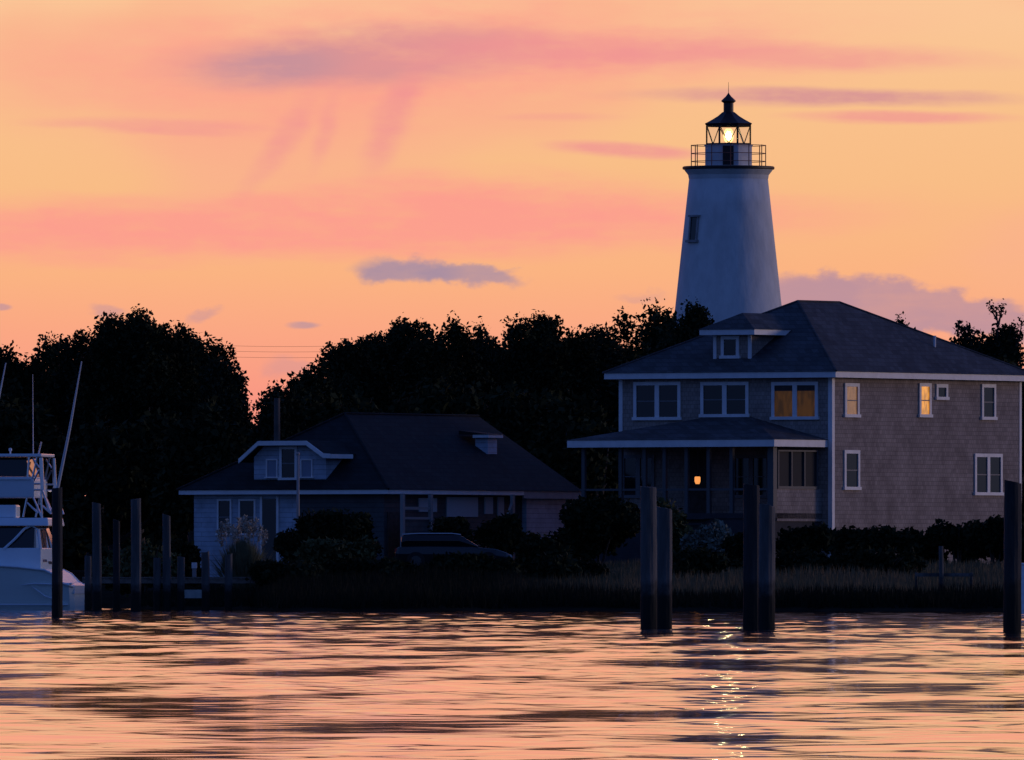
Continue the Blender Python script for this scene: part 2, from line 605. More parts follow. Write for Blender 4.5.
def shore(x):
    """distance of the water's edge"""
    x = np.asarray(x, dtype=float)
    return (519.0 + 1.3 * np.sin(x * 0.31) + 0.8 * np.sin(x * 0.83 + 1)
            + 45.0 * smooth01(-7.6, -9.6, x) * (x < 0) + 34.0 * smooth01(-12.2, -15.0, x) * (x < 0))


def land_z(x, y):
    s = shore(x)
    t_ = y - s
    z = -1.2 + 1.2 * smooth01(-14, 0, t_)
    z = z + np.where(t_ > 0, 0.32 * smooth01(-1.5, 2.5, t_) + 0.45 * smooth01(4, 40, t_) + 0.75 * smooth01(20, 75, t_), 0)
    return z


def grid_mesh(name, X, Y, Z, m, smooth=True):
    r, c = X.shape
    V = np.stack([X, Y, Z], -1).reshape(-1, 3).astype(np.float32)
    i = np.arange(r * c, dtype=np.int32).reshape(r, c)
    q = np.stack([i[:-1, :-1], i[:-1, 1:], i[1:, 1:], i[1:, :-1]], -1).reshape(-1, 4)
    me = bpy.data.meshes.new(name)
    me.vertices.add(len(V))
    me.vertices.foreach_set('co', V.ravel())
    me.loops.add(q.size)
    me.loops.foreach_set('vertex_index', q.ravel())
    me.polygons.add(len(q))
    me.polygons.foreach_set('loop_start', np.arange(0, q.size, 4, dtype=np.int32))
    me.polygons.foreach_set('loop_total', np.full(len(q), 4, dtype=np.int32))
    if smooth:
        me.polygons.foreach_set('use_smooth', np.ones(len(q), dtype=bool))
    me.update(calc_edges=True)
    me.materials.append(m)
    o = bpy.data.objects.new(name, me)
    COL.objects.link(o)
    return o


gx = np.concatenate([np.linspace(-4000, -60, 14), np.linspace(-50, 50, 120), np.linspace(60, 4000, 14)])
gy = np.concatenate([np.linspace(495, 620, 110), np.linspace(630, 1000, 20), np.linspace(1200, 9000, 12)])
GX, GY = np.meshgrid(gx, gy)
GZ = land_z(GX, GY) + 0.06 * np.sin(GX * 0.9 + GY * 0.4) * np.sin(GY * 0.7) * (GY > 522)
SOIL = mat('sandy_soil', (0.022, 0.021, 0.016), 0.95, 0.35, 0.5, 0.5, 3.0, 0.0)
tag(grid_mesh('land', GX, GY, GZ, SOIL), 'dark grassy low shore behind the water', 'ground', kind='structure')

WATER = bpy.data.materials.new('harbour_water')
WATER.use_nodes = True
b = WATER.node_tree.nodes['Principled BSDF']
b.inputs['Base Color'].default_value = (0.010, 0.012, 0.016, 1)
b.inputs['Roughness'].default_value = 0.04
b.inputs['IOR'].default_value = 1.33
b.inputs['Specular IOR Level'].default_value = 0.5

WAVE_SLOPE = 0.0185


def build_water():
    rng = np.random.default_rng(11)
    n_rows = 4300
    y = 62.0 * np.exp(np.linspace(0, math.log(640 / 62.0), n_rows))
    dy = np.gradient(y)
    c = np.linspace(-1, 1, 380)
    X = (y[:, None] * 0.036 + 9.0) * c[None, :]
    Y = np.repeat(y[:, None], 380, 1)
    # rows waver so that no wave lines up with the grid
    Z = np.zeros_like(X)
    K = 100
    ly = np.exp(rng.uniform(math.log(0.5), math.log(5.0), K))     # along the view
    lx = np.exp(rng.uniform(math.log(0.55), math.log(4.0), K)) * rng.choice([-1, 1], K)
    slope = np.full(K, WAVE_SLOPE)
    ly[:24] = np.exp(rng.uniform(math.log(3.0), math.log(11.0), 24))
    lx[:24] = np.exp(rng.uniform(math.log(1.5), math.log(7.0), 24)) * rng.choice([-1, 1], 24)
    slope[:24] = 0.019
    ph = rng.uniform(0, 2 * math.pi, K)
    # quiet slicks between ruffled water
    q = np.zeros_like(X)
    for k in range(14):
        py_ = math.exp(rng.uniform(math.log(14), math.log(80)))
        px_ = math.exp(rng.uniform(math.log(1.8), math.log(9))) * rng.choice([-1, 1])
        q += np.sin(2 * math.pi * (X / px_ + Y / py_) + rng.uniform(0, 6.28) + 0.8 * np.sin(Y * 0.11 + k))
    q /= math.sqrt(14 / 2)
    patch = 1.06 - 0.80 * smooth01(-0.6, 1.2, q)
    for k in range(K):
        ky, kx = 2 * math.pi / ly[k], 2 * math.pi / lx[k]
        amp = slope[k] * math.sqrt(2.0 / K) / math.hypot(ky, 0.42 * kx)
        fade = smooth01(3.0, 6.0, ly[k] / dy)[:, None]
        Z += amp * fade * np.sin(kx * X + ky * Y + ph[k])
    Z *= patch
    edge = (1 - smooth01(0.93, 1.0, np.abs(c)))[None, :] * (1 - smooth01(600, 640, y))[:, None]
    Z *= edge
    o = grid_mesh('water', X, Y, Z, WATER)
    # calm outer sheet, joined on at the same level
    me = o.data
    import bmesh
    bm = bmesh.new()
    bm.from_mesh(me)
    L = 4000.0
    xl0, xl1 = float(X[0, 0]), float(X[-1, 0])
    y0, y1 = float(y[0]), float(y[-1])
    xr0, xr1 = float(X[0, -1]), float(X[-1, -1])

    def face(*pts):
        bm.faces.new([bm.verts.new((p[0], p[1], 0)) for p in pts])
    face((-L, -L), (L, -L), (L, y0), (xr0, y0), (xl0, y0), (-L, y0))
    face((-L, y0), (xl0, y0), (xl1, y1), (-L, y1))
    face((xr0, y0), (L, y0), (L, y1), (xr1, y1))
    bm.to_mesh(me)
    bm.free()
    tag(o, 'rippled harbour water reflecting the orange evening sky', 'water', kind='structure')


build_water()

# ------------------------------------------------------------------ foliage
RNG = np.random.default_rng(5)


def rand_unit(rng, n):
    v = rng.normal(size=(n, 3))
    return v / np.linalg.norm(v, axis=1, keepdims=True)


def leaf_quads(rng, pts, smin, smax, elong=1.6):
    n = len(pts)
    a = rand_unit(rng, n)
    b_ = np.cross(a, rand_unit(rng, n))
    b_ /= np.linalg.norm(b_, axis=1, keepdims=True) + 1e-9
    s = (smin + (smax - smin) * rng.uniform(0, 1, n) ** 1.7)[:, None]
    a = a * s * elong * 0.5
    b_ = b_ * s * 0.5
    return np.stack([pts - a, pts - b_ * 0.9 + a * 0.1, pts + a, pts + b_ * 0.9 + a * 0.1], 1)


def crown_points(rng, W, D, z0, z1, lobes, clumps, per, sig, dome=0.55, fill=0.25):
    """leaf positions: clumps on the shells of many lobes filling a domed envelope"""
    pts = []
    H = z1 - z0
    for i in range(lobes):
        if i == 0:
            cx = cy = 0.0
            cz = z0 + H * 0.60
            r = 0.40
        else:
            a = rng.uniform(0, 2 * math.pi)
            q = math.sqrt(rng.uniform(0.08, 1.0)) * 0.74
            cx, cy = q * math.cos(a), q * math.sin(a)
            top = math.sqrt(max(0.0, 1 - q * q))
            cz = z0 + H * max(rng.uniform(0.22, 0.34 + 0.44 * top), rng.uniform(0.22, 0.34 + 0.44 * top))
            r = rng.uniform(0.22, 0.36)
        rw, rh = r * W * 0.5, r * max(H * 0.55, W * 0.38)
        rh = min(rh, z1 - cz, cz - z0 + 0.3 * H)
        dirs = rand_unit(rng, clumps)
        dirs[:, 2] = dirs[:, 2] * 0.9 + 0.18
        rad = rng.uniform(0.72, 1.06, clumps)[:, None]
        cc = dirs * rad * np.array([rw, rw * D / W, rh]) + np.array([cx * W * 0.5, cy * D * 0.5, cz])
        n = rng.poisson(per, clumps)
        idx = np.repeat(np.arange(clumps), n)
        sg = sig * rng.uniform(0.6, 1.3, clumps)[idx][:, None]
        p = cc[idx] + rand_unit(rng, len(idx)) * (rng.uniform(0, 1, len(idx)) ** 0.5)[:, None] * 1.9 * sg
        pts.append(p)
        m = int(clumps * per * fill)
        v = rand_unit(rng, m) * (rng.uniform(0, 1, m) ** (1 / 3))[:, None]
        pts.append(v * np.array([rw, rw * D / W, rh]) * 0.85 + np.array([cx * W * 0.5, cy * D * 0.5, cz]))
    p = np.concatenate(pts)
    return p[p[:, 2] > 0.05]


def trunk_mesh(rng, H, W, z0, r0=0.28, limbs=6):
    m = MB()
    lean = rng.uniform(-0.06, 0.06, 2) * H
    fork = z0 + 0.18 * (H - z0)
    m.tube([(0, 0, -0.4), (lean[0] * 0.3, lean[1] * 0.3, fork * 0.5), (lean[0], lean[1], fork)], [r0 * 1.3, r0, r0 * 0.8], 9)
    for i in range(limbs):
        a = 2 * math.pi * (i + rng.uniform(-0.3, 0.3)) / limbs
        q = rng.uniform(0.25, 0.62) * W * 0.5
        e = Vector((math.cos(a) * q, math.sin(a) * q, z0 + (H - z0) * rng.uniform(0.55, 0.86)))
        s_ = Vector((lean[0], lean[1], fork - 0.1))
        mid = s_.lerp(e, 0.5) + Vector((math.cos(a), math.sin(a), -0.3)) * 0.1 * W
        m.tube([s_, mid, e], [r0 * 0.5, r0 * 0.32, r0 * 0.08], 6)
        for j in range(2):
            e2 = mid.lerp(e, 0.4) + Vector((rng.uniform(-1, 1), rng.uniform(-1, 1), rng.uniform(0.3, 1))) * W * 0.14
            m.tube([mid.lerp(e, 0.2), e2], [r0 * 0.22, r0 * 0.05], 5)
    return m


def tree(name, px, ytop, wpx, dist, label, leaf=LEAF_A, group=None, dense=1.0, base=0.12, lobes=13, depth=0.9, cat='tree', size=1.0):
    rng = np.random.default_rng(int(px * 7 + ytop * 13 + dist) % 100000)
    X = (px - 512) * dist / F
    zg = float(land_z(np.array(X), np.array(dist)))
    H = CZ + (HY - ytop) * dist / F - zg
    W = wpx * dist / F * (1.14 if base > 0.05 else 1.0)
    t = thing(name, label, cat, (X, dist, zg), 0, group)
    trunk_mesh(rng, H * 0.95, W, H * base).build('trunk', BARK, t, smooth=True)
    fine = base > 0.05
    p = crown_points(rng, W, W * depth, H * base, H, lobes + (6 if fine else 0), 38 if fine else 26, (72 if fine else 30) * dense, (0.27 if fine else 0.34) * size)
    top = np.quantile(p[:, 2], 0.9996)
    p[:, 2] = H * base + (p[:, 2] - H * base) * (H - H * base) / (top - H * base)
    q = leaf_quads(rng, p, 0.06 * size, 0.20 * size) if fine else leaf_quads(rng, p, 0.16, 0.32)
    quads_mesh('crown', q, leaf, t)
    return t


def shrub(name, px, ytop, wpx, dist, label, leaf=LEAF_C, group=None, per=24, lobes=8, cat='shrub', size=0.6):
    rng = np.random.default_rng(int(px * 5 + ytop * 11 + dist) % 100000)
    X = (px - 512) * dist / F
    zg = float(land_z(np.array(X), np.array(dist)))
    H = CZ + (HY - ytop) * dist / F - zg
    W = wpx * dist / F
    t = thing(name, label, cat, (X, dist, zg), 0, group)
    m = MB()
    for i in range(6):
        a = rng.uniform(0, 6.28)
        q = rng.uniform(0.1, 0.3) * W
        m.tube([(0.05 * math.cos(a), 0.05 * math.sin(a), -0.2), (q * 0.5 * math.cos(a), q * 0.5 * math.sin(a), H * 0.4),
                (q * math.cos(a), q * math.sin(a), H * 0.8)], [0.05, 0.035, 0.01], 5)
    m.build('stems', BARK, t)
    p = crown_points(rng, W, W * 0.8, -0.1 * H, H * 0.98, lobes, 26, per, 0.14, fill=0.5)
    quads_mesh('foliage', leaf_quads(rng, p, 0.09 * size / 0.6, 0.20 * size / 0.6), leaf, t)
    return t


TREES = [
    # px, top row, width, distance, label, leaf, extra
    (-12, 343, 130, 690, 'broad dark tree at the left picture edge behind the boat', LEAF_A, {}),
    (52, 337, 84, 705, 'dark tree between the left edge tree and the tall domed tree', LEAF_A, {}),
    (92, 325, 70, 690, 'dark tree leaning against the left flank of the tall domed tree', LEAF_B, {}),
    (140, 311, 112, 680, 'tall domed dark tree, highest crown of the left wood', LEAF_A, {'lobes': 16}),
    (196, 330, 84, 695, 'round dark tree on the right shoulder of the tall domed tree', LEAF_A, {}),
    (224, 360, 46, 675, 'lower dark tree beside the gap of sky in the wood', LEAF_B, {}),
    (277, 388, 38, 660, 'small ragged tree just right of the sky gap', LEAF_B, {'dense': 0.75}),
    (308, 366, 56, 680, 'dark tree rising behind the cottage dormer', LEAF_A, {}),
    (342, 342, 78, 690, 'dark tree above the left end of the cottage ridge', LEAF_A, {}),
    (388, 321, 92, 700, 'high rounded tree above the middle of the cottage roof', LEAF_A, {'lobes': 15}),
    (438, 321, 84, 695, 'rounded dark tree above the right part of the cottage roof', LEAF_A, {}),
    (488, 327, 76, 700, 'dark tree just right of the cottage ridge end', LEAF_B, {}),
    (545, 316, 92, 690, 'wide dark tree midway between cottage and shingled house', LEAF_A, {'lobes': 15}),
    (592, 329, 66, 700, 'dark tree at the left corner of the shingled house', LEAF_B, {}),
    (660, 302, 62, 745, 'open lacy oak with sky showing through, touching the lighthouse on its left', LEAF_A, {'dense': 0.42, 'lobes': 12, 'size': 1.2}),
    (622, 313, 56, 745, 'lacy oak with a tufted crown, second tree left of the lighthouse', LEAF_A, {'dense': 0.5, 'lobes': 11, 'size': 1.1}),
    (693, 305, 62, 735, 'wide dark tree crown standing against the foot of the lighthouse', LEAF_A, {'dense': 1.1}),
    (986, 326, 76, 700, 'dense dark tree with bare sprigs above the right roof slope', LEAF_B, {'dense': 1.2, 'lobes': 16}),
    (1040, 354, 70, 720, 'low dark tree at the right picture edge behind the house', LEAF_A, {}),
    (902, 321, 36, 720, 'tree whose topmost twigs just clear the house roof', LEAF_A, {'dense': 0.7}),
    # lower growth filling the wood
    (20, 400, 150, 660, 'low dark oak directly behind the fishing boat tower', LEAF_C, {'base': 0.02}),
    (120, 415, 130, 655, 'low dark oak behind the tall dock pilings', LEAF_C, {'base': 0.02}),
    (205, 405, 100, 650, 'low dark oak at the left eave of the cottage', LEAF_C, {'base': 0.02}),
    (262, 428, 80, 670, 'low oak under the sky gap, behind the cottage roof', LEAF_C, {'base': 0.02}),
    (345, 395, 120, 665, 'low dark oak behind the left hip of the cottage', LEAF_C, {'base': 0.02}),
    (440, 378, 130, 670, 'low dark oak close behind the cottage ridge', LEAF_C, {'base': 0.02}),
    (515, 385, 120, 660, 'low dark oak filling the wood right of the cottage ridge', LEAF_C, {'base': 0.02}),
    (580, 395, 120, 650, 'low dark oak beside the porch of the shingled house', LEAF_C, {'base': 0.02}),
    (650, 350, 90, 690, 'low dark oak behind the dormer side of the shingled house', LEAF_C, {'base': 0.02}),
    (1010, 360, 90, 680, 'low dark oak behind the far right corner of the house', LEAF_C, {'base': 0.02}),
]
for px, yt, wp, ds, lab, lf, kw in TREES:
    tree('oak_tree', px, yt, wp, ds, lab, lf, 'trees of the dark wood', **kw)

# bare sprigs standing out of the right-hand tree belong to it
rt = [o for o in COL.objects if o.get('label', '').startswith('dense dark tree with bare sprigs')][0]
m = MB()
rng = np.random.default_rng(3)
leafp = []


def loc(px, py, dist, root):
    return P(px, py, dist) - root.location


for pts in ([(997, 345), (998, 326), (996, 312), (990, 306)], [(998, 326), (1001, 314), (1002, 307)], [(997, 320), (992, 311)],
            [(1004, 350), (1010, 332), (1014, 325)], [(1014, 352), (1020, 334), (1022, 322)], [(1012, 350), (1017, 346), (1021, 336)]):
    w = [loc(a, b_, 700, rt) for a, b_ in pts]
    m.tube(w, [0.06] + [0.035] * (len(w) - 2) + [0.02], 5)
    for q in w[1:]:
        leafp.append(np.array(q)[None, :] + rng.normal(size=(22, 3)) * np.array([0.09, 0.09, 0.12]))
m.build('sprigs', BARK, rt)
quads_mesh('sprig_leaves', leaf_quads(rng, np.concatenate(leafp), 0.07, 0.15), LEAF_B, rt)


def hidden_backdrop_wood():  # unseen leaf mass added so no sky glow leaks between the trunks
    rng = np.random.default_rng(77)
    n = 100000
    x = rng.uniform(-75, 75, n)
    y = rng.uniform(900, 935, n)
    top = 7.5 + 1.2 * np.sin(x * 0.35) + 0.8 * np.sin(x * 0.9 + 1) + 0.5 * np.sin(x * 2.1)
    z = 1.3 + (top - 1.3) * rng.uniform(0, 1, n) ** 0.8
    q = leaf_quads(rng, np.stack([x, y, z], 1), 0.5, 1.0)
    tag(quads_mesh('hidden_backdrop_wood', q, LEAF_A), 'hidden leaf backdrop added behind the wood to close sky gaps', 'wood', kind='stuff')


hidden_backdrop_wood()

SHRUBS = [
    (597, 486, 112, 578, 'large round dark shrub at the left end of the porch', LEAF_A, {'per': 30, 'lobes': 12}),
    (672, 489, 62, 584, 'tall grey green shrub below the glowing porch lamp', LEAF_OLIVE, {}),
    (712, 511, 62, 578, 'pale silvery rounded bush in front of the porch', LEAF_PALE, {}),
    (748, 528, 60, 574, 'dark shrub behind the right hand pair of pilings', LEAF_A, {}),
    (806, 521, 70, 580, 'dark shrub at the near corner of the shingled house', LEAF_A, {}),
    (862, 523, 84, 585, 'dark shrub under the left lower side window', LEAF_C, {}),
    (912, 527, 66, 585, 'low dark shrub under the middle of the shingled side wall', LEAF_A, {}),
    (957, 517, 60, 584, 'dark shrub left of the double lower window', LEAF_C, {}),
    (996, 511, 62, 582, 'tallest dark shrub along the shingled side wall', LEAF_A, {}),
    (1030, 520, 50, 580, 'dark shrub behind the single piling at the right edge', LEAF_C, {}),
    (338, 503, 84, 588, 'tall dark shrub covering the cottage front right of the pole', LEAF_A, {'per': 30, 'lobes': 11}),
    (322, 540, 60, 575, 'low olive shrub in front of the tall cottage shrub', LEAF_OLIVE, {}),
    (357, 538, 44, 576, 'small olive shrub beside the dark doorway', LEAF_OLIVE, {}),
    (288, 524, 44, 588, 'dark shrub at the foot of the pale pole', LEAF_A, {}),
    (142, 532, 110, 590, 'wide olive shrub behind the dock pilings', LEAF_OLIVE, {'lobes': 11}),
    (182, 536, 40, 592, 'dark shrub at the left corner of the cottage', LEAF_C, {}),
    (455, 515, 56, 592, 'dark shrub against the pale cottage side wall', LEAF_A, {}),
    (500, 511, 50, 592, 'dark spiky shrub left of the cottage end wall', LEAF_A, {}),
    (545, 533, 64, 572, 'low dark shrub left of the large round shrub', LEAF_C, {}),
    (468, 558, 100, 560, 'low dark bush by the bank below the parked car', LEAF_A, {}),
    (290, 566, 90, 552, 'low dark bush at the bank end of the dock', LEAF_C, {}),
    (380, 563, 100, 556, 'low dark bush on the bank left of the parked car', LEAF_A, {}),
    (560, 558, 100, 556, 'low dark bush on the bank below the large round shrub', LEAF_A, {}),
    (690, 548, 90, 558, 'low dark bush between the two pairs of pilings', LEAF_C, {}),
    (880, 552, 110, 560, 'long low bush on the bank below the shingled side wall', LEAF_C, {}),
    (800, 553, 70, 560, 'low dark bush just right of the right hand pair of pilings', LEAF_A, {}),
]
for px, yt, wp, ds, lab, lf, kw in SHRUBS:
    shrub('garden_shrub', px, yt, wp, ds, lab, lf, 'shrubs along the shore and houses', **kw)


def pampas():
    root = P(243, 560, 584)
    X = root.x
    zg = float(land_z(np.array(X), np.array(584.0)))
    t = thing('pampas_grass', 'big clump of pampas grass with pale plumes before the cottage windows', 'ornamental grass', (X, 584, zg))
    rng = np.random.default_rng(8)
    H = CZ + (HY - 517) * 584 / F - zg
    tri = []
    for i in range(2600):
        a = rng.uniform(0, 2 * math.pi)
        q = abs(rng.normal(0, 0.5)) * 1.0
        h = H * rng.uniform(0.45, 0.78) * (1 - 0.20 * q)
        b0 = np.array([math.cos(a) * q * 0.35, math.sin(a) * q * 0.35, 0])
        tip = np.array([math.cos(a) * (q * 1.0 + 0.15), math.sin(a) * (q * 1.0 + 0.15), h])
        w = np.array([-math.sin(a), math.cos(a), 0]) * 0.03
        mid = b0 * 0.45 + tip * 0.55 + np.array([0, 0, 0.12 * h])
        tri += [[b0 - w, b0 + w, mid + w * 0.8], [b0 - w, mid + w * 0.8, mid - w * 0.8], [mid - w * 0.8, mid + w * 0.8, tip]]
    quads_mesh('blades', np.array(tri), BLADE, t, tris=True)
    pl = []
    st = MB()
    for px, py in ((222, 522), (227, 519), (233, 525), (239, 518), (245, 516), (250, 521), (256, 518), (261, 526), (266, 530), (218, 530), (248, 529), (236, 531)):
        tip = P(px, py, 584 + rng.uniform(-0.6, 0.6)) - Vector((X, 584, zg))
        base_ = Vector((tip.x * 0.35, tip.y * 0.35, 0))
        st.tube([base_, base_.lerp(tip, 0.7) + Vector((0, 0, 0.1)), tip], 0.012, 4)
        d_ = (tip - base_).normalized()
        tt = rng.uniform(0, 1, 150)
        c_ = np.array(tip)[None, :] - np.array(d_)[None, :] * (tt * 0.55)[:, None]
        pl.append(c_ + rng.normal(size=(150, 3)) * (0.02 + 0.055 * np.sin(tt * 3.1))[:, None])
    st.build('stalks', PLUME, t)
    quads_mesh('plumes', leaf_quads(rng, np.concatenate(pl), 0.03, 0.08, 2.5), PLUME, t)


pampas()

MARSH = mat('marsh_grass', (0.22, 0.15, 0.085), 0.9, 0.0, 0.35, spec=0.1, base2=(0.11, 0.10, 0.055))


def marsh_shade():
    # straw coloured grass to the right, darker to the left; bank-foot shade painted in
    t = MARSH.node_tree
    b_ = t.nodes['Principled BSDF']
    src = b_.inputs['Base Color'].links[0].from_socket
    tc = [n for n in t.nodes if n.type == 'TEX_COORD'][0]
    sp = nd(t, 'ShaderNodeSeparateXYZ')
    t.links.new(tc.outputs['Object'], sp.inputs[0])
    ns = nd(t, 'ShaderNodeTexNoise')
    ns.inputs['Scale'].default_value = 0.5
    t.links.new(tc.outputs['Object'], ns.inputs['Vector'])
    zone = sstep(t, mth(t, 'MULTIPLY_ADD', ns.outputs[0], 6.0, sp.outputs[1]), 529.0, 533.0)
    f = mth(t, 'MULTIPLY', sstep(t, sp.outputs[0], -1.5, 5.0), zone)
    t.links.new(mixc(t, f, (0.014, 0.016, 0.010), src), b_.inputs['Base Color'])


marsh_shade()


def marsh():
    rng = np.random.default_rng(21)
    n = 150000
    x = rng.uniform(-30, 30, n)
    y = shore(x) + rng.uniform(0.0, 1.0, n) ** 1.3 * 70 + 0.2
    keep = (y < 592)
    x, y = x[keep], y[keep]
    n = len(x)
    z = land_z(x, y) - 0.03
    hump = 0.75 + 0.25 * np.sin(x * 0.7 + 0.5 * np.sin(y * 0.4)) * np.sin(y * 0.35 + x * 0.2)
    h = rng.uniform(0.30, 0.80, n) * hump * np.where(y > 560, 0.7, 1.0)
    a = rng.uniform(0, 2 * math.pi, n)
    lean = rng.normal(0, 0.16, (n, 2)) * h[:, None]
    w = rng.uniform(0.018, 0.04, n)
    b0 = np.stack([x - np.cos(a) * w, y - np.sin(a) * w, z], 1)
    b1 = np.stack([x + np.cos(a) * w, y + np.sin(a) * w, z], 1)
    tp = np.stack([x + lean[:, 0], y + lean[:, 1], z + h], 1)
    o = quads_mesh('marsh_grass', np.stack([b0, b1, tp], 1), MARSH, tris=True)
    tag(o, 'brown marsh grass growing along the water edge', 'grass', kind='stuff')


marsh()


# ------------------------------------------------------------------ houses
class House:
    """local x runs along the front (negative to the left of the near corner), y back along the side, z up from sea level"""

    def __init__(self, name, label, cat, px, dist, theta):
        self.c, self.s = math.cos(theta), math.sin(theta)
        self.X0 = (px - 512) * dist / F
        self.Y0 = dist
        self.root = thing(name, label, cat, (self.X0, dist, 0), -theta)

    def Y(self, u, v):
        return self.Y0 - self.s * u + self.c * v

    def px(self, u, v):
        return 512 + F * (self.X0 + self.c * u + self.s * v) / self.Y(u, v)

    def z(self, py, u, v):
        return CZ + (HY - py) * self.Y(u, v) / F

    def u_at(self, px, v=0.0):
        k = (px - 512) / F
        return (k * (self.Y0 + self.c * v) - self.X0 - self.s * v) / (self.c + k * self.s)

    def v_at(self, px, u=0.0):
        k = (px - 512) / F
        return (k * (self.Y0 - self.s * u) - self.X0 - self.c * u) / (self.s - k * self.c)

    def front(self, v=0.0):
        return lambda a, n, b_: (a, v - n, b_)      # a along front, n outwards, b up

    def side(self, u=0.0):
        return lambda a, n, b_: (u + n, a, b_)

    def at(self, face, px, py, plane=0.0):
        if face == 'front':
            a = self.u_at(px, plane)
            return a, self.z(py, a, plane)
        a = self.v_at(px, plane)
        return a, self.z(py, plane, a)

    def window(self, face, x0, x1, y0, y1, panes=1, plane=0.0, fr=0.13, glass=None, name='window', blind=0.0, label=None, trim=None, sash=True, parent=None):
        fn = self.front(plane) if face == 'front' else self.side(plane)
        a0, b1 = self.at(face, x0, y0, plane)
        a1, b0 = self.at(face, x1, y1, plane)
        g = glass or DARK_GLASS
        m = MB(fn)
        m.box(a0, a1, 0.002, 0.06, b1 - fr, b1)
        m.box(a0 - 0.05, a1 + 0.05, 0.002, 0.09, b0, b0 + fr * 0.9)
        m.box(a0, a0 + fr, 0.002, 0.057, b0 + fr * 0.9, b1 - fr)
        m.box(a1 - fr, a1, 0.002, 0.057, b0 + fr * 0.9, b1 - fr)
        w = (a1 - a0 - 2 * fr - (panes - 1) * fr * 1.5) / panes
        for i in range(1, panes):
            x = a0 + fr + i * w + (i - 1) * fr * 1.5
            m.box(x, x + fr * 1.5, 0.002, 0.055, b0 + fr * 0.9, b1 - fr)
        wo = m.build(name, trim or WHITE_TRIM, parent or self.root, label=label)
        for i in range(panes):
            x = a0 + fr + i * (w + fr * 1.5)
            zb, zt = b0 + fr * 0.9, b1 - fr
            zm = zt - (zt - zb) * blind if blind else zt
            MB(fn).box(x, x + w, 0.003, 0.014, zb, zm).build('pane', g, wo)
            if blind:
                MB(fn).box(x, x + w, 0.003, 0.018, zm, zt).build('blind', DARK_WOOD, wo)
            if sash:
                zc = (zb + zt) * 0.5
                MB(fn).box(x, x + w, 0.0145, 0.030, zc - 0.02, zc + 0.02).build('sash_bar', MATS['grey_trim'], wo)
        return wo


mat('grey_trim', (0.18, 0.18, 0.19), 0.6)


def hip_roof(m, u0, u1, v0, v1, ze, ridge, t=0.0):
    """m: MB; eave rectangle u0..u1 x v0..v1 at ze, ridge = [(u,v,z), (u,v,z)] running along v"""
    (ra, rb) = ridge
    vs = [(u0, v0, ze), (u1, v0, ze), (u1, v1, ze), (u0, v1, ze), ra, rb]
    m.add(vs, [(0, 1, 4), (1, 2, 5, 4), (2, 3, 5), (3, 0, 4, 5), (3, 2, 1, 0)])


